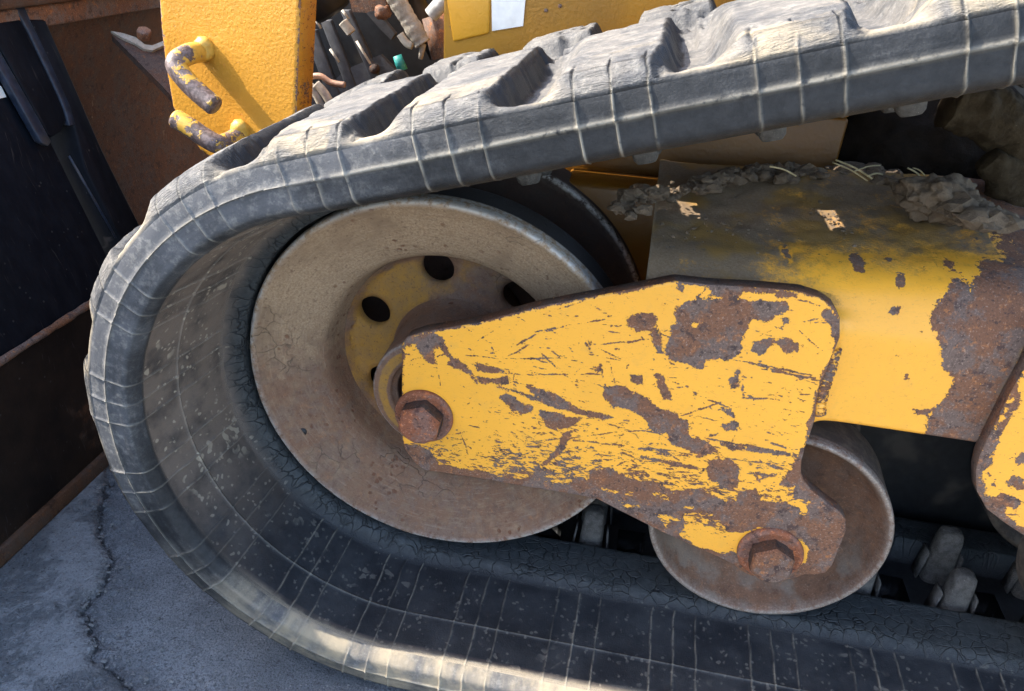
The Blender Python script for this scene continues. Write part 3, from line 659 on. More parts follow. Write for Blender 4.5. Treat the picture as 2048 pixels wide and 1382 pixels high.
# ================================================================ idler wheel
def wheel_disc(prof, cx, cz, seg=160): return lathe(dense(prof), cx, cz, seg)
def build_idler():
    root = empty('idler_wheel', (0, .01, CZ-R1), 'large tan dusty idler wheel with round holes inside the front of the track', 'wheel')
    ang = [math.radians(a) for a in (158.5, 103, 50.5, -6, -66, -150)]; HR = .0195; RH = .110
    def web_y(r): return .100-.010*sst((.085-r)/.018)-.012*sst((r-.126)/.012)
    prof = [(.198, .069), (.2155, .070), (.2195, .066), (.2195, .020), (.2188, .0150), (.2165, .0125), (.2135, .0128), (.2105, .0155), (.200, .0225), (.180, .0320), (.162, .0405), (.152, .0465), (.1465, .0520), (.1430, .0590), (.1410, .068), (.1390, .080), (.1362, .0905)]
    V, F = lathe(dense(prof, .003), 0, CZ, 192); r = np.hypot(V[:, 0], V[:, 2]-CZ); th = np.arctan2(V[:, 2]-CZ, V[:, 0])
    V[:, 1] += .0012*(fbm(V[:, 0]*30, V[:, 2]*30, 0, 71)-.5)*(V[:, 1] < .05)
    mud = .35+.65*sst((V[:, 2]-CZ+.06)/.2)
    att = dict(mud=mud, edge=sst((r-.2125)/.003)*(V[:, 1] < .03), core=.30*sst((.140-r)/.006), dark=(V[:, 1] > .03)*sst((r-.21)/.004))
    att['ringv'] = np.stack([r, np.abs(th), np.zeros(len(r))], 1)
    outer = mesh('outer_disc', V, F, M['idler'], root, True, att, (0, .01, CZ))
    a = np.linspace(0, 2*np.pi, 96, endpoint=False); out = np.stack([.1362*np.cos(a), .1362*np.sin(a)], 1)
    ai = np.linspace(0, 2*np.pi, 72, endpoint=False); inn = np.stack([.0735*np.cos(ai), .0735*np.sin(ai)], 1)
    ah = np.linspace(0, 2*np.pi, 28, endpoint=False); holes = [np.stack([RH*math.cos(t)+HR*np.cos(ah), RH*math.sin(t)+HR*np.sin(ah)], 1) for t in ang]
    P, T = cdt(out, .004, [inn]+holes); rr = np.hypot(*P.T); y = web_y(rr)
    dh = np.min([np.hypot(P[:, 0]-RH*math.cos(t), P[:, 1]-RH*math.sin(t)) for t in ang], 0); y = y+.004*sst((HR+.008-dh)/.008)
    W = np.stack([P[:, 0], y, P[:, 1]+CZ], 1); nv = len(W); Fs = T.tolist(); Vs = [W]
    # thickness seen in each hole
    for h in holes:
        idx = [int(np.hypot(P[:, 0]-q[0], P[:, 1]-q[1]).argmin()) for q in h]; b = sum(len(v) for v in Vs)
        Vs.append(W[idx]+np.array([0, .010, 0])); k = len(idx); Fs += [[idx[i], idx[(i+1) % k], b+(i+1) % k, b+i] for i in range(k)]
    W2 = np.vstack(Vs); th = np.arctan2(W2[:, 2]-CZ, W2[:, 0]); rr = np.hypot(W2[:, 0], W2[:, 2]-CZ)
    core = np.where(th > 0, .72, .80) - .45*sst((rr-.122)/.012) + .3*sst((np.cos(th-2.9)-.3)/.5) - .22*sst((np.cos(th-.9)-.1)/.5)-.25*sst((.085-rr)/.01)
    mesh('web', W2, Fs, M['idler'], outer, True, dict(mud=np.full(len(W2), .3), edge=np.zeros(len(W2)), core=core, dark=np.zeros(len(W2))), (0, .01, CZ))
    prof = [(.0765, .0935), (.0735, .088), (.0715, .078), (.0705, .060), (.0700, .010), (.0690, .0045), (.0665, .0030), (.0600, .0032), (.0500, .0036), (.0485, .006), (.0480, .0085), (.0440, .0090), (.0430, .012), (.0425, .045), (.0, .045)]
    V, F = lathe(dense(prof, .004), 0, CZ, 96); r = np.hypot(V[:, 0], V[:, 2]-CZ)
    core = .95*sst((r-.0495)/.002)*sst((.0655-r)/.003)*(V[:, 1] < .02)+.35*(V[:, 1] > .05)
    mesh('hub', V, F, M['idler'], root, True, dict(mud=np.full(len(V), .1), edge=.5*sst((r-.0665)/.002)*(V[:, 1] < .008), core=core, dark=sst((.044-r)/.002)), (0, .01, CZ))
    prof = [(.05, .205), (.14, .200), (.205, .188), (.214, .181), (.2185, .181), (.2198, .186), (.2198, .236), (.214, .238), (.05, .238)]
    V, F = lathe(dense(prof, .006), 0, CZ, 160); r = np.hypot(V[:, 0], V[:, 2]-CZ)
    mesh('inner_disc', V, F, M['idler'], root, True, dict(mud=np.full(len(V), .1), edge=sst((r-.2135)/.003)*(V[:, 1] < .19), core=np.zeros(len(V)), dark=np.full(len(V), .8)), (0, .01, CZ))
    c = on_y([(605, 863)], .022)[0]; rq = math.hypot(c[0], c[2]-CZ); yq = float(np.interp(rq, [.1475, .162, .180, .200, .2105], [.0510, .0405, .0320, .0225, .0155])); c = on_y([(605, 863)], yq)[0]
    V, F = tube([c+np.array([0, .004, 0]), c+np.array([0, -.0012, 0])], [.0060, .0052], 14); mesh('grease_plug', V, F, M['black'], outer, True)
    V, F = tube([(0, -.012, CZ), (0, .24, CZ)], .030, 32); mesh('axle', V, F, M['rust'], root, True)
    V, F = tube([(0, .092, CZ), (0, .21, CZ)], .062, 48); mesh('axle_sleeve', V, F, M['edge'], root, True)
build_idler()

# ================================================================ road rollers
def build_roller(x, label, first=None):
    root = empty('road_roller', (x, 0, 0), label, 'roller', 'road rollers along the bottom of the track')
    if first:
        for ch in first.children: copy(ch, root, ch.location)
        return root
    prof = [(.119, .0735), (.1275, .073), (.1292, .070), (.1278, .040), (.1270, .006), (.1262, .0018), (.1245, .0), (.1218, .0003), (.1200, .0020), (.1185, .0055), (.1150, .014), (.1090, .024), (.0990, .0340), (.0840, .0410), (.0670, .0450), (.0500, .0460)]
    V, F = lathe(dense(prof, .003), x, R2, 160); r = np.hypot(V[:, 0]-x, V[:, 2]-R2)
    th = np.arctan2(V[:, 2]-R2, V[:, 0]-x)
    edge = (.25+.75*sst((r-.1205)/.002))*sst((r-.1155)/.003)*(V[:, 1] < .012)
    mesh('rim', V, F, M['roller'], root, True, dict(edge=edge, dark=(r > .1205)*(V[:, 1] > .012), mud=sst((r-.09)/.02)*sst((-np.sin(th)+.1)/.6)), (x, 0, R2))
    prof = [(.054, .046), (.0505, .043), (.049, .030), (.048, -.004), (.046, -.008), (.030, -.009), (.0, -.009)]
    V, F = lathe(dense(prof, .005), x, R2, 72); mesh('hub', V, F, M['roller'], root, True, dict(edge=np.zeros(len(V)), dark=np.zeros(len(V)), mud=np.zeros(len(V))), (x, 0, R2))
    prof = [(.03, .200), (.11, .196), (.121, .182), (.127, .184), (.127, .236), (.03, .238)]
    V, F = lathe(dense(prof, .006), x, R2, 96); mesh('inner_rim', V, F, M['roller'], root, True, dict(edge=np.zeros(len(V)), dark=np.ones(len(V)), mud=np.zeros(len(V))), (x, 0, R2))
    V, F = tube([(x, .05, R2), (x, .21, R2)], .045, 40); mesh('axle', V, F, M['edge'], root, True)
    return root
ra = build_roller(XR, 'small rusty bowl shaped roller under the right end of the chipped yellow plate')
xr2 = float(on_y([(2018, 1100)], 0)[0, 0])+.127+.052
build_roller(xr2, 'rusty roller mostly cut off by the right edge of the picture', ra)

# ================================================================ undercarriage frame
frame_root = empty('undercarriage_frame', (.40, .1, .28), 'dirty yellow steel track frame with chipped side plates bolted to the wheels', 'machine frame')
PY = -.030
plate_px = [(803, 690), (813, 676), (845, 665), (949, 648), (1084, 613), (1240, 584), (1348, 563), (1417, 571), (1523, 577), (1601, 584), (1640, 596), (1667, 614), (1680, 637), (1680, 676), (1669, 703), (1655, 738), (1640, 773), (1634, 800), (1630, 840), (1620, 871), (1612, 890), (1603, 925), (1602, 948), (1607.6, 964), (1624, 983), (1650.6, 1004.6), (1680, 1026), (1692, 1042), (1692, 1063.6), (1680, 1096), (1664, 1133.5), (1650.6, 1147), (1629, 1151), (1610, 1150), (1589, 1157.6), (1556.6, 1163), (1521.7, 1160), (1489.5, 1147), (1462.6, 1128), (1436, 1114.7), (1374, 1088), (1320, 1063.6), (1280, 1043.5), (1192.5, 999), (1156, 992), (1070, 978), (948, 956.4), (886.7, 946.6), (850, 942), (831, 929), (810, 901.6), (803, 880.8)]
r6 = lambda p: crop(650, 450, .3474, p)
r7 = lambda p: crop(1250, 450, .3896, p)
c6 = lambda p: crop(1280, 830, .26855, p)
c5 = lambda p: crop(850, 850, .2446, p)
rust_px = [
    r7([(300, 400), (380, 375), (440, 380), (560, 370), (700, 385), (830, 395), (840, 430), (770, 460), (760, 490), (720, 500), (650, 480), (620, 540), (600, 600), (590, 660), (540, 690), (480, 690), (420, 700), (410, 740), (370, 735), (300, 705), (220, 690), (200, 620), (240, 580), (240, 520), (260, 500), (245, 460), (265, 430)]),
    r7([(440, 300), (500, 310), (640, 320), (800, 330), (900, 345), (880, 380), (780, 370), (700, 345), (600, 345), (580, 378), (470, 375), (440, 350)]),
    r7([(260, 290), (310, 300), (300, 350), (270, 340)]),
    r7([(20, 490), (60, 460), (140, 450), (165, 490), (130, 540), (60, 550), (20, 520)]), r7([(130, 535), (165, 520), (200, 660), (175, 660), (140, 610)]),
    r7([(660, 600), (740, 585), (780, 590), (840, 575), (870, 600), (905, 600), (890, 640), (830, 665), (790, 640), (770, 608), (730, 640), (690, 675), (655, 650)]),
    r7([(1000, 470), (1040, 430), (1090, 470), (1110, 560), (1090, 620), (1070, 560), (1040, 500)]), r7([(810, 480), (850, 485), (840, 510), (815, 505)]),
    r7([(530, 790), (560, 775), (580, 730), (590, 745), (575, 830), (545, 840)]), r7([(150, 770), (180, 765), (200, 830), (240, 860), (235, 900), (200, 890), (190, 850)]), r7([(30, 770), (90, 775), (85, 815), (50, 800)]),
    r7([(490, 1020), (560, 1000), (585, 1030), (570, 1055), (500, 1045)]), r7([(500, 940), (540, 945), (575, 985), (560, 995), (520, 970)]),
    r6([(455, 650), (600, 620), (680, 640), (700, 690), (720, 740), (790, 790), (850, 850), (880, 915), (830, 850), (700, 805), (720, 770), (660, 700), (612, 712), (655, 812), (570, 780), (540, 720), (520, 685), (440, 720)]),
    r6([(440, 690), (455, 690), (445, 960), (425, 960), (425, 760)]),
    r6([(850, 800), (900, 795), (1000, 820), (1090, 855), (1000, 852), (880, 842)]), r6([(870, 870), (960, 880), (1050, 870), (1060, 925), (960, 905), (900, 920)]),
    r6([(1000, 930), (1100, 948), (1200, 990), (1350, 1000), (1470, 1055), (1660, 1110), (1600, 1125), (1440, 1085), (1300, 1045), (1150, 985)]), r6([(1150, 920), (1260, 945), (1380, 1010), (1400, 1060), (1300, 1025), (1200, 980)]),
    r6([(1010, 990), (1060, 980), (1200, 1050), (1130, 1092), (1080, 1070)]), r6([(1230, 1060), (1330, 1080), (1420, 1110), (1490, 1100), (1440, 1155), (1350, 1180), (1260, 1140)]),
    r6([(1610, 930), (1720, 925), (1830, 980), (1900, 1040), (2015, 1080), (2100, 1150), (2100, 1230), (1900, 1185), (1830, 1110), (1750, 1055), (1650, 1045), (1605, 990)]),
    r6([(1745, 530), (1800, 510), (1890, 505), (1915, 560), (1880, 600), (1800, 615), (1750, 580)]), r6([(1870, 610), (1920, 590), (1950, 740), (1900, 720)]), r6([(1910, 860), (1950, 870), (1990, 990), (1950, 1010), (1915, 920)]), r6([(1760, 860), (1825, 880), (1810, 920), (1765, 905)]), r6([(1500, 680), (1530, 665), (1530, 720), (1505, 715)]), r6([(1550, 820), (1590, 790), (1600, 840), (1560, 850)]),
    r6([(1380, 1180), (1420, 1190), (1380, 1290), (1330, 1330), (1280, 1382), (1240, 1382), (1330, 1290)]),
    r7([(0, 830), (60, 860), (130, 900), (180, 950), (240, 990), (320, 1000), (330, 1080), (430, 1110), (470, 1160), (400, 1195), (300, 1150), (230, 1120), (210, 1060), (120, 1030), (80, 940), (0, 910)]),
    c6([(0, 0), (120, 0), (230, 60), (370, 110), (380, 180), (560, 250), (520, 290), (380, 270), (300, 230), (210, 130), (60, 80)]),
    c6([(500, 325), (560, 318), (700, 330), (740, 390), (745, 450), (720, 530), (660, 560), (600, 540), (520, 480), (495, 400)]),
    c6([(590, 80), (680, 50), (730, 60), (720, 100), (640, 120)]), c6([(560, 190), (680, 225), (900, 250), (1180, 295), (1180, 330), (900, 280), (660, 255)]),
    c6([(0, 300), (160, 330), (380, 380), (490, 400), (490, 420), (360, 400), (150, 355), (0, 325)]),
    c6([(860, 430), (1010, 440), (1030, 465), (920, 455), (860, 450)]),
    c5([(0, 180), (60, 230), (110, 315), (300, 368), (430, 360), (600, 422), (700, 440), (800, 432), (900, 440), (1000, 480), (1160, 492), (1260, 420), (1330, 445), (1340, 368), (1500, 352), (1700, 440), (1900, 480), (2000, 520), (2100, 640), (1800, 830), (1400, 640), (1200, 600), (-200, 480), (-200, 150)]),
    c6([(-40, 510), (150, 520), (250, 570), (450, 550), (540, 600), (640, 640), (720, 648), (735, 570), (860, 555), (900, 640), (1060, 652), (1150, 645), (1140, 600), (1150, 540), (1040, 520), (1060, 480), (1110, 430), (1150, 350), (1180, 290), (1250, 170), (1260, 60), (1300, -20), (1400, -20), (1290, 200), (1240, 480), (1560, 730), (1580, 950), (1470, 1180), (1200, 1260), (900, 1260), (700, 1180), (480, 1050), (60, 860), (-60, 800)]),
    r7([(990, 800), (1010, 760), (1080, 690), (1110, 700), (1060, 860), (1000, 1000), (940, 1100), (930, 1060), (960, 960)])]
yellow_px = [c6([(330, 735), (450, 730), (540, 740), (620, 800), (650, 870), (750, 880), (850, 850), (940, 812), (985, 860), (880, 905), (800, 970), (765, 1055), (700, 1015), (620, 1035), (520, 1000), (430, 985), (330, 920), (290, 900), (330, 830)]),
             c6([(1110, 900), (1200, 930), (1262, 1000), (1235, 1100), (1188, 1122), (1200, 1040), (1165, 960)]), c6([(1080, 630), (1160, 630), (1230, 625), (1282, 645), (1240, 680), (1235, 740), (1195, 745), (1200, 690), (1120, 670)]),
             c6([(100, 590), (200, 590), (215, 640), (160, 630)]), c6([(320, 680), (400, 680), (390, 700), (320, 698)]), c6([(60, 740), (180, 740), (300, 780), (200, 840), (150, 770)]), c5([(1450, 520), (1580, 545), (1560, 560), (1470, 540)]), c5([(1630, 550), (1700, 555), (1690, 590), (1640, 580)]), c5([(1900, 560), (1990, 590), (1960, 610)]), c5([(1570, 610), (1660, 650), (1800, 660), (1790, 680), (1620, 670)]),
             r7([(340, 505), (370, 505), (375, 530), (345, 525)]), r7([(700, 350), (770, 355), (760, 375), (640, 385), (585, 380), (620, 355)])]
def px2d(px, y): a = on_y(px, y); return a[:, [0, 2]]
def plate_fields(P):
    rust = np.zeros(len(P))
    for poly in rust_px: rust = np.maximum(rust, np.clip(.5-poly_sd(P, px2d(poly, PY))/.0065, 0, 1))
    for poly in yellow_px: rust = np.minimum(rust, np.clip(.5+poly_sd(P, px2d(poly, PY))/.0050, 0, 1))
    lo = px2d([(900, 860), (1620, 1000)], PY)
    dl = (P[:, 1]-np.interp(P[:, 0], lo[:, 0], lo[:, 1]))
    fl = .40+.55*sst((.075-dl)/.12); fl = fl*(.70+.5*fbm(P[:, 0]*22, P[:, 1]*30, 0, 77)); fl *= 1-.55*sst((P[:, 1]-.33)/.05)
    fl *= 1-.6*sst((P[:, 0]-.27)/.03)*sst((.155-P[:, 1])/.02)
    fl -= .35*np.exp(-(np.hypot(P[:, 0]-.015, P[:, 1]-CZ)/.055)**2)
    # scratches
    r = random.Random(5); scr = np.zeros(len(P))
    def scratch(a, b, w, k=.85):
        nonlocal scr
        a = np.array(a); b = np.array(b); lo_, hi_ = np.minimum(a, b)-.004, np.maximum(a, b)+.004
        m = np.flatnonzero(((P > lo_) & (P < hi_)).all(1))
        if len(m) == 0: return
        d, t = seg_d(P[m]+.0012*np.stack([fbm(P[m, 0]*90, P[m, 1]*90, 0, 5)-.5, fbm(P[m, 0]*90, P[m, 1]*90, 0, 6)-.5], 1)*2, a, b)
        scr[m] = np.maximum(scr[m], np.clip(k*(1.05-d/(w*(.45+.55*np.sin(np.pi*np.clip(t, .03, .97))))), 0, 1))
    fixed = [r7([(530, 680), (980, 800)]), r7([(560, 690), (960, 770)]), r7([(700, 740), (1000, 790)]), r7([(600, 885), (780, 895)]), r7([(260, 990), (495, 912)]), r7([(605, 815), (610, 890)]), r7([(885, 530), (1020, 655)]), r7([(870, 380), (1000, 410)]), r7([(340, 1080), (930, 1190)]), r7([(110, 1060), (300, 1070)]),
             r6([(1100, 695), (1210, 630), (1400, 575), (1620, 545)]), r6([(1210, 615), (1330, 590)]), r6([(780, 745), (1000, 770), (1370, 765)]), r6([(880, 840), (1130, 860), (1440, 860), (1600, 860)]), r6([(1540, 690), (1860, 660)]), r6([(1240, 730), (1340, 830)]), r6([(1280, 700), (1370, 780)]), r6([(1040, 760), (1180, 690)]), r6([(1110, 960), (1500, 1080), (1660, 1110)]), r6([(1640, 790), (1670, 915)]), r6([(1590, 780), (1610, 920)]), r6([(1150, 1250), (1480, 1220), (1700, 1190), (1870, 1185)]), r6([(1430, 1240), (1800, 1280), (2015, 1320)]), r6([(780, 1190), (830, 1330)]),
             c6([(0, 240), (250, 270), (500, 320)]), c6([(560, 310), (760, 340), (1000, 360)]), c6([(680, 220), (705, 150)]), c6([(840, 430), (900, 505)]), c6([(940, 370), (1080, 400)]), c6([(960, 200), (1090, 250)])]
    for f in fixed:
        q = px2d(f, PY)
        for a, b in zip(q[:-1], q[1:]): scratch(a, b, r.uniform(.0011, .0022))
    for k in range(330):
        u = r.random(); x = -.02+.40*r.random(); z = .165+.25*r.random()**(1.5 if k % 2 else 1)
        ang = r.gauss(-.16, .16) if r.random() < .72 else (r.gauss(.45, .25) if r.random() < .6 else r.uniform(-1.5, 1.5)); L = r.choice((.004, .006, .008, .012, .02, .035))*r.uniform(.6, 1.3)
        scratch((x, z), (x+L*math.cos(ang), z+L*math.sin(ang)), r.uniform(.0008, .0017), r.uniform(.62, .82))
    rust = np.maximum(rust, scr)
    heat = .85*sst((.040-np.hypot(P[:, 0]+.014, (P[:, 1]-CZ-.022)*1.1))/.030)*sst((P[:, 1]-CZ-.018)/.012)
    return rust, np.clip(fl, 0, 1), heat
def plate_mesh(outline, y0, thick, step, fields, name, parent, mat=None, xf=None):
    out = rounded(outline, .0035); V2, T = cdt(out, step); V = np.stack([V2[:, 0], np.full(len(V2), y0), V2[:, 1]], 1)
    sd = -poly_sd(V2, out); V[:, 1] += .0016*(1-np.sqrt(np.clip(1-(1-np.clip(sd/.0022, 0, 1))**2, 0, 1)))
    V[:, 1] += .0010*(fbm(V2[:, 0]*14, V2[:, 1]*14, 0, 88)-.5)
    rust, fl, heat = fields(V2); n = len(out)
    idx = [int(np.hypot(V2[:, 0]-q[0], V2[:, 1]-q[1]).argmin()) for q in out]
    b = len(V); rim1 = V[idx].copy(); rim2 = np.stack([out[:, 0], np.full(n, y0+thick), out[:, 1]], 1)
    V = np.vstack([V, rim1, rim2]); a2 = T[:, [0, 1, 2]]; v0 = V2[T[:, 1]]-V2[T[:, 0]]; v1 = V2[T[:, 2]]-V2[T[:, 0]]
    ccw = v0[:, 0]*v1[:, 1]-v0[:, 1]*v1[:, 0] > 0; a2 = np.where(ccw[:, None], a2, a2[:, ::-1])
    F = a2.tolist()+[[b+i, b+n+i, b+n+(i+1) % n, b+(i+1) % n] for i in range(n)]+[[b+n+i for i in range(n)][::-1]]
    e = np.clip(.72-sd/.0055, 0, .8); rust = np.maximum(rust, e)
    pad = lambda a, v: np.concatenate([a, np.full(2*n, v)])
    if xf: V = xf(V)
    o = mesh(name, V, F, mat or M['plate'], parent, True, dict(rust=pad(rust, .30 if mat else .95), flake=pad(fl, .4), heat=pad(heat, 0), dust=np.zeros(len(V))))
    return o
PL = px2d(plate_px, PY)
plate = plate_mesh(PL, PY, .0165, .0013, plate_fields, 'side_plate', frame_root)

def bolt(x, z, y0, parent, wr, hr, rot, mat, rough_seed=1):
    prof = [(wr*.98, y0+.001), (wr, y0-.0015), (wr*.985, y0-.0048), (wr*.93, y0-.0062), (wr*.86, y0-.0066), (wr*.82, y0-.0058), (hr*.9, y0-.0058)]
    V, F = lathe(prof, x, z, 56); V[:, 1] += .0006*(fbm(V[:, 0]*200, V[:, 2]*200, 0, rough_seed)-.5)
    k6 = np.arange(12)*math.pi/6+rot; f12 = np.where(np.arange(12) % 2 == 0, 1., math.cos(math.pi/6)); ap = hr*math.cos(math.pi/6)
    loop = lambda r_, yy: np.stack([x+r_*np.cos(k6), np.full(12, y0+yy), z+r_*np.sin(k6)], 1)
    Vh = np.vstack([loop(hr*f12, -.004), loop(hr*f12, -.0200), loop(np.minimum(hr*f12, ap*1.02)*.985, -.0238), loop(np.full(12, ap*.90), -.0250), loop(np.full(12, ap*.45), -.0253), [[x, y0-.0253, z]]])
    Fh = [[i*12+k, i*12+(k+1) % 12, (i+1)*12+(k+1) % 12, (i+1)*12+k] for i in range(4) for k in range(12)]+[[48+k, 48+(k+1) % 12, 60] for k in range(12)]
    h = mesh('bolt', Vh, Fh, mat, parent); h.data.materials.append(M['edge'])
    for p_ in h.data.polygons[:12]: p_.material_index = 1
    bevel(h, .0006, 2, 30)
    mesh('washer', V, F, M['boltrust'], h, True)
bolt(0.0, CZ, PY, plate, .0315, .0240, .35, M['boltrust'], 3)
bolt(XR, R2, PY, plate, .0335, .0235, .52, M['rust'], 5)

def second_fields(P):
    q = [crop(1700, 820, .17, p) for p in ([(1480, 640), (1600, 420), (1720, 220), (1860, 0), (1960, -200), (2040, -200), (1900, 100), (1780, 270), (1760, 400), (1700, 470), (1650, 560), (1670, 620), (1620, 680), (1560, 740), (1560, 820), (1590, 930), (1580, 1000), (1740, 1030), (1760, 960), (1900, 1010), (2010, 1080), (1960, 1180), (1850, 1130), (1830, 1250), (2047, 1382), (2200, 1500), (2000, 1480), (1500, 1100), (1440, 800)],
                                                [(1940, 620), (1990, 530), (2060, 500), (2080, 600), (2020, 640), (1980, 670)], [(1850, 850), (1900, 790), (1980, 760), (2060, 840), (2070, 930), (1940, 940), (1860, 900)])]
    rust = np.zeros(len(P))
    for p in q: rust = np.maximum(rust, np.clip(.5-poly_sd(P, px2d(p, PY))/.006, 0, 1))
    a = px2d(crop(1700, 820, .17, [(1600, 680), (1720, 940)]), PY); d, t = seg_d(P, a[0], a[1]); rust = np.maximum(rust, np.clip(.9-d/.0018, 0, 1))
    return rust, np.full(len(P), .42), np.zeros(len(P))
p2 = px2d([(2100, 650), (2048, 742), (2020, 792), (1985, 862), (1960, 915), (1953, 945), (1955, 985), (1975, 1020), (2010, 1047), (2048, 1072), (2120, 1110)], PY)
p2 = np.vstack([p2, [(xr2+.04, .085), (xr2+.07, .11), (xr2+.07, .20), (.98, .30), (.98, .45)]])
plate2 = plate_mesh(p2, PY, .0165, .003, second_fields, 'side_plate', frame_root); plate2['label'] = 'chipped yellow side plate at the right edge of the picture'
bolt(xr2, R2, PY, plate2, .0335, .0235, .2, M['rust'], 9)

def build_beam():
    X = np.arange(.206, .98, .0032); YB = -.014
    prof = [(.252, .300), (.10, .287), (.0, .287), (-.012, .2875), (YB, .290)]; n0 = len(prof)
    prof += [(YB, z) for z in np.arange(.293, .376, .0035)]
    prof += [(YB+.062*(1-math.cos(a)), .376+.050*math.sin(a)) for a in np.linspace(.06, math.pi/2*.95, 22)]
    y0, z0 = prof[-1]; prof += [(y, z0+.020*sst((y-y0)/.24)+.02*(y-y0)) for y in np.arange(y0+.004, .25, .005)]
    prof = np.array(prof); n, m = len(X), len(prof); x = X[:, None]
    yy = np.broadcast_to(prof[:, 0], (n, m)).copy(); zz = np.broadcast_to(prof[:, 1], (n, m)).copy()
    rise = sst((zz-.39)/.03); zz += .055*(x-.25)*rise*(x > .25)
    xx = np.broadcast_to(x, (n, m)).copy(); xx += .034*sst((.40-zz)/.11)*np.clip(1-(x-.206)/.12, 0, 1)
    top = sst((zz-.405-.055*np.clip(x-.25, 0, 1))/.03)
    zz += top*(.006*(fbm(xx*25, yy*25, 0, 92)-.5)+.003*(fbm(xx*90, yy*90, 0, 93)-.5)); yy += .0008*(fbm(xx*12, zz*12, 0, 94)-.5)
    # fillet where the side plate is welded on
    P = np.stack([xx.ravel(), zz.ravel()], 1); sd = poly_sd(P, PL); fr = (yy.ravel() < -.008) & (sd > -.004)
    yf = yy.ravel(); yf = yf-np.where(fr, .0115*np.exp(-np.clip(sd, 0, 1)/.0075), 0); 
    V = np.stack([xx.ravel(), yf, zz.ravel()], 1)
    pol = px2d(r7([(1715, -60), (1700, 100), (1770, 170), (1850, 230), (1890, 290), (1960, 270), (1950, 330), (1850, 370), (1830, 400), (1780, 350), (1700, 385), (1600, 450), (1570, 480), (1600, 560), (1620, 620), (1635, 720), (1685, 790), (1640, 890), (1580, 940), (1550, 1000), (1530, 1080), (1600, 1130), (2700, 1300), (2700, -60)]), -.014)
    rust = np.clip(.5-poly_sd(P, pol)/.008, 0, 1)
    for q in ([(690, 200), (730, 160), (800, 145), (830, 160), (810, 210), (720, 215)], [(900, 100), (945, 95), (945, 115), (910, 118)], [(840, 255), (880, 240), (875, 275)], [(1145, 262), (1195, 258), (1195, 275), (1150, 275)], [(1220, 290), (1275, 290), (1270, 318), (1225, 315)], [(1450, 225), (1525, 230), (1520, 250), (1460, 250)], [(1420, 295), (1460, 275), (1460, 300), (1430, 305)], [(1430, 350), (1470, 340), (1470, 370), (1430, 375)], [(1745, 330), (1775, 320), (1770, 340)], [(1370, 460), (1430, 450), (1430, 470), (1390, 475)], [(1480, 950), (1570, 950), (1565, 970), (1490, 965)], [(1440, 760), (1455, 760), (1450, 790)], [(830, 130), (900, 75), (905, 85), (850, 130)]):
        rust = np.maximum(rust, np.clip(.80-poly_sd(P, px2d(r7(q), -.014))/.004, 0, 1))
    rust = np.where(V[:, 1] < .03, rust, np.maximum(.15+.75*sst((V[:, 0]-.49)/.07), rust*sst((.07-V[:, 1])/.03)))
    dl = zz-(.408+.095*(x-.25)-.055*sst((.38-x)/.13)); dust = np.clip(.26+dl/.080, 0, .92)*(.85+.3*fbm(xx*14, yy*14, 0, 95)); dust = np.where(zz < .30, .2, dust)
    dust = np.maximum(dust, .80*sst((yy-.020)/.06)*(.7+.5*fbm(xx*14, yy*14, 0, 97)))
    dust += .5*np.exp(-np.clip(sd.reshape(n, m), 0, 1)/.012)*(zz > .36)*(yy < 0)
    pale = px2d([(2040, 690), (2000, 770), (1965, 850), (1945, 890), (2060, 930), (2090, 700)], -.014); dust = np.maximum(dust.ravel()*(1-.8*(rust > .5)), .62*np.clip(.5-poly_sd(P, pale)/.010, 0, 1))
    fl = np.full(n*m, .10)
    i, j = np.meshgrid(np.arange(n-1), np.arange(m-1), indexing='ij'); k = (i*m+j).ravel(); F = np.stack([k, k+m, k+m+1, k+1], 1).tolist(); F.append([0+q for q in range(m)][::-1])
    beam = mesh('beam', V, F, M['beam'], frame_root, True, dict(rust=rust, flake=fl, dust=dust.ravel(), heat=np.zeros(n*m)))
    # inner ledge between the beam and the chassis
    V, F = box((.10, .20, .30), (.40, .262, .425)); bevel(mesh('ledge', V, F, M['shadeamber'], frame_root), .006)
    # weld bead down the right edge of the plate
    w = px2d([(1668, 706), (1660, 740), (1648, 775), (1640, 805), (1636, 838)], PY); w = spline(np.stack([w[:, 0]+.001, np.full(len(w), -.0200), w[:, 1]], 1), 12)
    V, F = tube(w, .0062+.0018*np.sin(np.arange(len(w))*1.9), 12); mesh('weld_bead', V, F, M['plate'], plate, True, dict(rust=.40+.3*fbm(V[:, 2]*60, V[:, 0]*60, 0, 4), flake=np.full(len(V), .4), heat=np.zeros(len(V)), dust=np.zeros(len(V))))
build_beam()

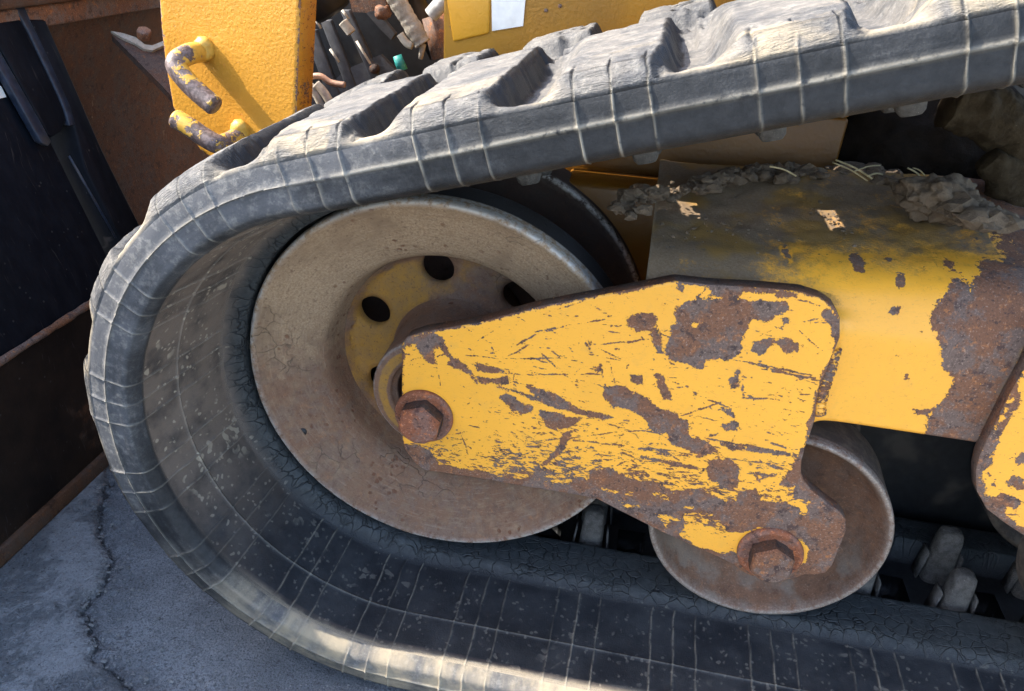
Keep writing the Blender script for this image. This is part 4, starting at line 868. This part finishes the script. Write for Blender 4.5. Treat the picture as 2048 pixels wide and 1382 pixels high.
# dirt lying on the frame
def build_dirt():
    parts = []; r = random.Random(3)
    def heap(px, z, y_sp, n, rmin, rmax, seed):
        for k in range(n):
            i = r.random()*(len(px)-1); a = int(i); t = i-a; q = (px[a][0]*(1-t)+px[a+1][0]*t, px[a][1]*(1-t)+px[a+1][1]*t)
            c = on_z([q], z)[0]; rr = rmin+(rmax-rmin)*r.random()**2.5
            parts.append(lump((c[0]+r.gauss(0, .006), c[1]+r.gauss(0, y_sp), z+r.uniform(-.002, .006)), rr, seed+k, 1 if rr < .004 else 2, .95, (1.15, 1.1, .75)))
    heap([(1240, 415), (1400, 372), (1500, 350), (1600, 348), (1720, 352), (1800, 368), (1850, 385)], .452, .012, 330, .0015, .011, 10)
    heap([(1820, 385), (1880, 400), (1930, 420), (2000, 440)], .470, .014, 150, .002, .016, 600)
    heap([(1330, 470), (1420, 455), (1500, 470), (1640, 420), (1700, 480)], .439, .02, 90, .0006, .0026, 900)
    V, F = merge(parts); tag(mesh('dirt_crumbs', V, F, M['dirt'], None, False), 'dry dirt crumbs and clods heaped along the top of the frame', 'dirt', None, 'stuff')
    c = on_z([(1882, 395)], .475)[0]; V, F = lump(c, .026, 44, 5, .5, (1.35, 1, .8)); V += (V-c)*(.5*(fbm(V[:, 0]*150, V[:, 1]*150, V[:, 2]*150, 5, 4)-.5))[:, None]
    tag(mesh('dirt_clod', V, F, M['dirt'], None, True), 'largest crumbly dirt clod on the frame below the end of the track', 'clod')
build_dirt()
strawn = [((1540, 333), (1592, 352)), ((1665, 325), (1735, 362)), ((1671, 320), (1745, 358)), ((1710, 342), (1760, 331)), ((1735, 352), (1765, 349)), ((1815, 336), (1848, 362)), ((1826, 336), (1850, 352))]
straw_lab = ['lone straw stalk leftmost on the dirt, just right of the amber panel', 'lower of two parallel straw stalks in the middle of the dirt heap', 'upper of two parallel straw stalks in the middle of the dirt heap', 'straw stalk slanting up to the right out of the middle bundle', 'short flat straw stalk at the right foot of the middle bundle', 'left of two straw stalks leaning against the big dirt clod', 'right of two straw stalks leaning against the big dirt clod']
for (a, b), sla in zip(strawn, straw_lab):
    z = .468; A = on_z([a], z+.012)[0]; B = on_z([b], z)[0]; m = (A+B)/2+np.array([0, 0, .002])
    L = np.linalg.norm(B-A)
    if L > .12: B = A+(B-A)*.12/L; m = (A+B)/2+np.array([0, 0, .002])
    V, F = tube(spline([A, m, B], 4), random.uniform(.0007, .0012), 7)
    tag(mesh('straw', V, F, M['straw'], None, True), sla, 'straw', 'dry straw stalks on the frame')

# ================================================================ loader arm with two bent rod hooks
def build_arm():
    ya = math.radians(11); n = np.array([-math.sin(ya), -math.cos(ya), 0]); p0 = np.array([-.25, .265, .5])
    at = lambda px, d=0.: on_plane(px, p0+n*d, n)
    o = at([(292, -620), (312, -160), (318, 0), (322, 60), (330, 130), (345, 215), (372, 262), (400, 300), (470, 350), (590, 420), (592, 215), (600, 0), (604, -160), (616, -620)])
    root = empty('loader_arm', (-.33, .28, .38), 'bright yellow loader arm plate with two bent rods behind the track', 'loader arm')
    uv = np.array([math.cos(ya), -math.sin(ya), 0.]); o2 = np.stack([(o-p0) @ uv, o[:, 2]], 1)
    def fields(P):
        sd = -poly_sd(P, o2); j = fbm(P[:, 0]*60, P[:, 1]*60, 0, 5); r_ = np.clip(.62-sd/.006, 0, .7)*(j > .40)
        for k in range(46):
            c = np.array([rng.uniform(o2[:, 0].min(), o2[:, 0].max()), rng.uniform(.40, .60)]); r_ = np.maximum(r_, np.clip(.75-np.hypot(*(P-c).T)/rng.uniform(.0015, .0032), 0, 1))
        return r_, np.full(len(P), .0), np.zeros(len(P))
    plate_mesh(o2, 0., .034, .0035, fields, 'arm_plate', root, M['arm'], lambda V: p0*np.array([1, 1, 0])+V[:, :1]*uv-n*V[:, 1:2]+np.array([0, 0, 1.])*V[:, 2:3])
    e = at([(597, 215), (604, 0), (608, -160)], .0012)
    for k, pts in enumerate((((412, 103), (378, 108), (352, 128), (372, 160), (400, 188), (428, 211)), ((488, 264), (462, 282), (436, 288), (405, 272), (378, 253), (352, 238)))):
        dd = ((-.006, .030, .052, .056, .056, .056), (-.006, .022, .045, .050, .052, .054))[k]
        P = spline(np.vstack([at([q], d) for q, d in zip(pts, dd)]), 8); V, F = tube(P, .0128, 20); F = F[:-2]
        n_ = len(P); V = np.vstack([V, V[-20:]*.88+V[-20:].mean(0)*.12+(P[-1]-P[-2])/np.linalg.norm(P[-1]-P[-2])*.0022]); b = n_*20
        F += [[(n_-1)*20+i, (n_-1)*20+(i+1) % 20, b+(i+1) % 20, b+i] for i in range(20)]+[[b+i for i in range(20)]]
        t = np.repeat(np.arange(n_+1)/n_, 20); rust = (.56+.48*sst((t-.30)/.15)*(np.sin(np.tile(np.arange(20), n_+1)/20*6.28+(1.2 if k == 0 else 4.)) > -.35)-.25*(t < .2)) if k == 0 else (.52+.40*sst((t-.35)/.1)*(np.sin(np.tile(np.arange(20), n_+1)/20*6.28+1.0) > .1))
        mesh('rod_hook', V, F, M['rod'], root, True, dict(rust=rust))
    for q in ((480, 262), (408, 98)):
        c = at([q], .004)[0]; V, F = lump(c, .015, 5, 3, .25, (1, .7, 1)); mesh('weld', V, F, M['rod'], root, True, dict(rust=np.full(len(V), .12)))
build_arm()

# ================================================================ bucket
def build_bucket():
    root = empty('bucket', (-.62, 0, GZ), 'dark navy and rusty steel loader bucket standing on the concrete', 'bucket')
    XB = -.572
    V, F = box((XB-.03, -1.2, GZ+.001), (XB, .75, .166)); bevel(mesh('lower_panel', V, F, M['brown'], root), .004)
    V, F = box((XB-.03, -1.2, GZ+.001), (XB+.006, .76, GZ+.028)); bevel(mesh('wear_edge', V, F, M['rustpan'], root), .004)
    V = []; yy = np.linspace(-1.2, .76, 240); a = np.linspace(0, 2*np.pi, 10, endpoint=False)
    path = np.stack([np.full(240, XB-.001), yy, np.full(240, .168)], 1); V, F = tube(path, .0055+.0022*(fbm(yy*60, 0*yy, 0, 3)-.5)*2, 10); mesh('rim_bead', V, F, M['rust'], root, True)
    # upper back panel leans away
    lean = lambda z: XB-.008-.115*(z-.17)/.40
    q = [(lean(.166), 0, .166), (lean(.56), 0, .56), (lean(.56)-.03, 0, .56), (lean(.166)-.03, 0, .166)]
    V, F = prism([(x, -1.2, z) for x, _, z in q], (0, 1.47, 0)); mesh('back_panel', V, F, M['navy'], root)
    # upright flange beside the panel
    A = on_plane([(60, 40), (140, 215), (170, 335), (262, 520)], (lean(.3)+.02, 0, .3), (1, 0, .115/.40)); B = on_plane([(92, 40), (160, 195), (205, 300), (305, 500)], (lean(.3)+.02, 0, .3), (1, 0, .115/.40))
    P = np.vstack([A, B[::-1]]); V, F = prism(P, (-.05, 0, 0)); bevel(mesh('flange', V, F, M['navy'], root), .003)
    # mounting ear with a rounded end, standing off the panel
    E = on_plane([(-40, -60), (18, 0), (62, 70), (118, 190), (130, 218), (134, 242), (124, 264), (104, 276), (94, 270), (60, 205), (0, 95), (-60, -20)], (lean(.3)+.016, 0, .3), (1, 0, .115/.40))
    V, F = prism(E, (-.014, 0, 0)); ear = mesh('mounting_ear', V, F, M['navy'], root); bevel(ear, .0035, 2)
    sl_ = (1, 0, .115/.40)
    b = on_plane([(-12, 78), (2, 104), (60, 205), (92, 262), (104, 284), (97, 293), (84, 286), (66, 255), (10, 155), (-12, 120)], (lean(.3)+.0172, 0, .3), sl_); V, F = prism(b, (-.012, 0, 0)); bevel(mesh('ear_side', V, F, M['navyedge'], root), .002)
    e = on_plane([(12, -20), (38, -20), (62, 42), (138, 190), (152, 232), (154, 250), (140, 252), (132, 224), (118, 190), (60, 68)], (lean(.3)+.0195, 0, .3), sl_); V, F = prism(e, (-.012, 0, 0)); bevel(mesh('ear_edge', V, F, M['navyedge'], root), .002)
    e = on_plane([(138, 312), (232, 476)], (lean(.3)+.024, 0, .3), (1, 0, .115/.40)); V, F = tube(e, .0018, 6); mesh('seam_weld', V, F, M['navyedge'], root, True)
    # curved rusty shell seen between the flange and the arm
    yy = np.linspace(.25, 1.0, 60); t = np.linspace(0, 1, 40); ys, ts = np.meshgrid(yy, t, indexing='ij')
    xs = -.735+.10*(ts-.45)**2*2.4-.0*ys; zs = .02+.545*ts
    xs = xs+.003*(fbm(ys*12, zs*12, 0, 5)-.5); V = np.stack([xs.ravel(), ys.ravel(), zs.ravel()], 1); k = (np.arange(59)[:, None]*40+np.arange(39)).ravel(); F = np.stack([k, k+1, k+41, k+40], 1)
    nV = len(V); V = np.vstack([V, V+np.array([-.02, 0, 0])]); F = F.tolist()+[[q+nV for q in f][::-1] for f in F]
    mesh('shell', V, F, M['rustpan'], root, True)
    V, F = box((-.74, .235, .548), (-.655, 1.0, .585)); bevel(mesh('top_beam', V, F, M['rustpan'], root), .004)
    V, F = box((-.735, .235, .518), (-.668, 1.0, .546)); bevel(mesh('top_strip', V, F, M['rust'], root), .003)
    # coupler plate in the sun beside the arm, with its bolt
    n = np.array([.35, -.35, .87]); n /= np.linalg.norm(n); pc = np.array([-.50, .42, .45])
    C = on_plane([(222, 68), (250, 82), (275, 92), (300, 96), (340, 84), (372, 190), (362, 215), (330, 178)], pc, n); V, F = prism(C, -n*.012); mesh('coupler_plate', V, F, M['edge'], root)
    C = on_plane([(222, 66), (248, 71), (272, 79), (290, 93), (305, 95), (342, 80), (342, 88), (306, 105), (288, 102), (268, 90), (245, 80)], pc, n)+n*.004; V, F = prism(C, -n*.004); mesh('coupler_lip', V, F, M['mudpale'], root)
    c = on_plane([(289, 76)], pc, n)[0]; V, F = tube([c, c+n*.014], .011, 6); bevel(mesh('coupler_bolt', V, F, M['rust'], root), .002)
    D = on_plane([(-30, 160), (2, 172), (13, 194), (-30, 204)], (lean(.3)+.0025, 0, .3), (1, 0, .115/.40)); V, F = prism(D, (-.002, 0, 0)); mesh('decal', V, F, M['label'], root)
build_bucket()

# ================================================================ chassis and engine bay behind
def build_chassis():
    root = empty('chassis', (.3, .5, .1), 'yellow machine body panels and dark bay behind the top of the track', 'machine body')
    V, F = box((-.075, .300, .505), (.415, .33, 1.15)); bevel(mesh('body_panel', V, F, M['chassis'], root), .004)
    V, F = box((-.075, .301, .25), (.415, .331, .504)); bevel(mesh('shaded_panel', V, F, M['shadeamber'], root), .003)  # lower part of the body panel, shade painted in as darker amber
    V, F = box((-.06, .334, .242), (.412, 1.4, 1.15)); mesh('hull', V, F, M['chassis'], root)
    V, F = prism([(.02, .243, .505), (.42, .243, .615), (.42, .243, .625), (.02, .243, .515)], (0, .056, 0)); mesh('shade_blocker', V, F, M['shadeamber'], root)  # unseen plate added to keep sun and sky off the panel behind
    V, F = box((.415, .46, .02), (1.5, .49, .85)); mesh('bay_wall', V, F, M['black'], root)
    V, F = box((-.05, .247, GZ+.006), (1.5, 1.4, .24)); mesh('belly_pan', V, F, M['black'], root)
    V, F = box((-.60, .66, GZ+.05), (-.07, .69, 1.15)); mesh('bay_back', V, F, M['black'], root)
    L = on_y([(982, -60), (984, 62), (1046, 52), (1056, -60)], .2985); V, F = prism(L, (0, .003, 0)); mesh('warning_label', V, F, M['label'], root)
    S = on_y([(884, -60), (905, 85), (978, 68), (982, -60)], .2975); V, F = prism(S, (0, .02, 0)); bevel(mesh('panel_flap', V, F, M['flap'], root), .003)
    for q in ((1120, 12), (1092, 21)):
        c = on_y([q], .2995)[0]; V, F = lump(c, .0022, 3, 2, .4, (1, .3, 1)); mesh('chip', V, F, M['rust'], root, True)
build_chassis()
def build_bay():
    # slotted dark plate
    root = empty('engine_guard', (-.36, .62, .30), 'dusty black slotted guard plate behind the yellow arm', 'guard')
    y = .60
    bars = [((618, 60), (676, 215), 26), ((650, 40), (712, 200), 22), ((688, 20), (752, 160), 20), ((600, 130), (640, 240), 18)]
    for a, b, w in bars:
        P = on_y([(a[0]-w/2, a[1]), (a[0]+w/2, a[1]), (b[0]+w/2, b[1]), (b[0]-w/2, b[1])], y); V, F = prism(P, (0, .012, 0)); bevel(mesh('slat', V, F, M['slate'], root), .002)
    P = on_y([(690, 140), (760, 110), (800, 150), (760, 190), (640, 240), (630, 200)], y+.002); V, F = prism(P, (0, .012, 0)); mesh('lower_plate', V, F, M['slate'], root)
    P = on_y([(690, -40), (770, -40), (772, 20), (740, 26), (705, 24)], y+.004); V, F = prism(P, (0, .012, 0)); mesh('upper_plate', V, F, M['rust'], root)
    P = on_y([(732, 26), (752, 20), (790, 68), (782, 80), (758, 56)], y-.01); V, F = prism(P, (0, .012, 0)); mesh('bracket', V, F, M['slate'], root)
    c = on_y([(751, 137)], y-.004)[0]; V, F = tube([c, c+np.array([0, -.008, 0])], .008, 12); mesh('rivet', V, F, M['edge'], root, True)
    for a, b in (((627, 34), (642, 57)), ((684, 20), (697, 38)), ((660, 98), (678, 124)), ((713, 82), (741, 128))):
        A, B = on_y([a, b], y-.008); V, F = tube([A, B], .0022, 8); mesh('wire', V, F, M['hose'], root, True)
    A, B = on_y([(686, 44), (703, 66)], y-.03); V, F = tube(spline([A, (A+B)/2, B], 5), .008, 12); tag(mesh('cable_end', V, F, M['hose'], None, True), 'short pale cable end poking out between the dark slats', 'cable end')
    pts = on_y([(470, -140), (600, -40), (645, -10), (668, 25)], .50); V, F = tube(pts, [.034, .035, .037, .028], 20); tag(mesh('rubber_boot', V, F, M['black'], None, True), 'round black rubber boot at the top edge beside the yellow arm', 'rubber boot')
    root = empty('hydraulic_cylinder', on_y([(845, 85)], .46)[0], 'dirt caked tan cylinder pointing down at the track', 'cylinder')
    A, B = on_y([(520, -460), (846, 88)], .46); D = (B-A)/np.linalg.norm(B-A); N = 140; t = np.linspace(0, 1, N)[:, None]; V, F = tube(A+(B-A)*t, .0125+.0012*(vnoise(np.arange(N)*.8, 0, 0, 2)-.5)*2, 20); mesh('barrel', V, F, M['mudpale'], root, True)
    C = on_y([(841, 118)], .46)[0]; V, F = tube([B, C], [.005, .003], 10); mesh('rod', V, F, M['mudpale'], root, True)
    A, B = on_y([(755, 22), (778, 30)], .47); V, F = lump((A+B)/2, .010, 3, 3, .7); mesh('end_joint', V, F, M['rust'], root, True)
    A, B = on_y([(800, 68), (825, 92)], .48); V, F = tube(spline([A, (A+B)/2-np.array([0, 0, .004]), B], 5), .0055, 10); mesh('fitting', V, F, M['hose'], root, True)
    A, B = on_y([(600, -470), (880, 110)], .53); V, F = tube([A, B], .017, 16); tag(mesh('black_strut', V, F, M['black'], None, True), 'black strut between the tan cylinder and the pale pipe', 'strut')
    A, B = on_y([(1290, -455), (862, 30)], .44); V, F = tube([A, B], .0105, 18); tag(mesh('steel_pipe', V, F, M['pipe'], None, True), 'shiny pale steel pipe at the top edge beside the yellow flap', 'pipe')
    A, B = on_y([(870, 30), (895, 110)], .50); V, F = tube([A, B], [.02, .025], 14); tag(mesh('rusty_bracket', V, F, M['rust'], None, True), 'rusty brown bracket below the pale steel pipe', 'bracket')
    c = on_y([(797, 120)], .46)[0]; V, F = tube([c+np.array([-.002, 0, .006]), c+np.array([.006, 0, -.014])], [.0065, .008], 14); tag(mesh('plastic_cap', V, F, M['teal'], None, True), 'small teal plastic cap just above the track', 'cap')
    for k, (a, b, c) in enumerate((((620, 172), (634, 190), (650, 225)), ((632, 168), (650, 188), (668, 222)))):
        P = np.vstack([on_y([q], .42) for q in (a, b, c)]); V, F = tube(spline(P, 6), .0065, 12)
        tag(mesh('pale_hose', V, F, M['hose'], None, True), ('pale hose right beside the yellow arm edge above the track', 'second pale hose from the yellow arm edge above the track')[k], 'hose')
    P = np.vstack([on_y([q], .43) for q in ((615, 155), (640, 152), (662, 165), (690, 170))]); V, F = tube(spline(P, 6), .0045, 10); tag(mesh('copper_line', V, F, mat_plain('dull_copper', (.34, .20, .14), .45), None, True), 'thin coppery line curving above the two pale hoses', 'pipe')
build_bay()

# ================================================================ drive sprocket and yoke at the right, caked with mud
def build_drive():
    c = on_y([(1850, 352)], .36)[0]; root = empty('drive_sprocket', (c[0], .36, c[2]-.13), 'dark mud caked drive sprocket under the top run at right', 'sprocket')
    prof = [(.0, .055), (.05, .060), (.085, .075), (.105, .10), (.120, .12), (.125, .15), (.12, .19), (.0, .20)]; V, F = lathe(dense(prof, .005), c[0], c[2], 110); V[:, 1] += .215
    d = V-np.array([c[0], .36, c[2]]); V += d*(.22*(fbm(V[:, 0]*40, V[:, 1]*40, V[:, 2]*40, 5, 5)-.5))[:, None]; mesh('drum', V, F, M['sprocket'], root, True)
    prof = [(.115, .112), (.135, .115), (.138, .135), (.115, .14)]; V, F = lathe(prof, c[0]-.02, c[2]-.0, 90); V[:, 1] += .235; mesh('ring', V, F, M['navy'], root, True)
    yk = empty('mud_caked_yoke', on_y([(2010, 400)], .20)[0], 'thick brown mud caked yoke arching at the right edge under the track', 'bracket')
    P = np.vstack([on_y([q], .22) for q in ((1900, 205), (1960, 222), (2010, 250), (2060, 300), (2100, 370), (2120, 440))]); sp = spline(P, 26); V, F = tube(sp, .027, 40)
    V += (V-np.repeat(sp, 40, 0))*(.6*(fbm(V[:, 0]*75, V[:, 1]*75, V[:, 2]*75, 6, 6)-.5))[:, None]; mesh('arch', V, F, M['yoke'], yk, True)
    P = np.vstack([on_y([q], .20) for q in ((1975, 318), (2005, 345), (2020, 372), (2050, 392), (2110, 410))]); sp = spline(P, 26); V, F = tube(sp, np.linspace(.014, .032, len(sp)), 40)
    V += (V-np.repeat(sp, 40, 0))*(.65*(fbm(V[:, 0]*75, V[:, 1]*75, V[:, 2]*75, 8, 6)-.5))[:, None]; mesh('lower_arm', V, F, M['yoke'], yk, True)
build_drive()
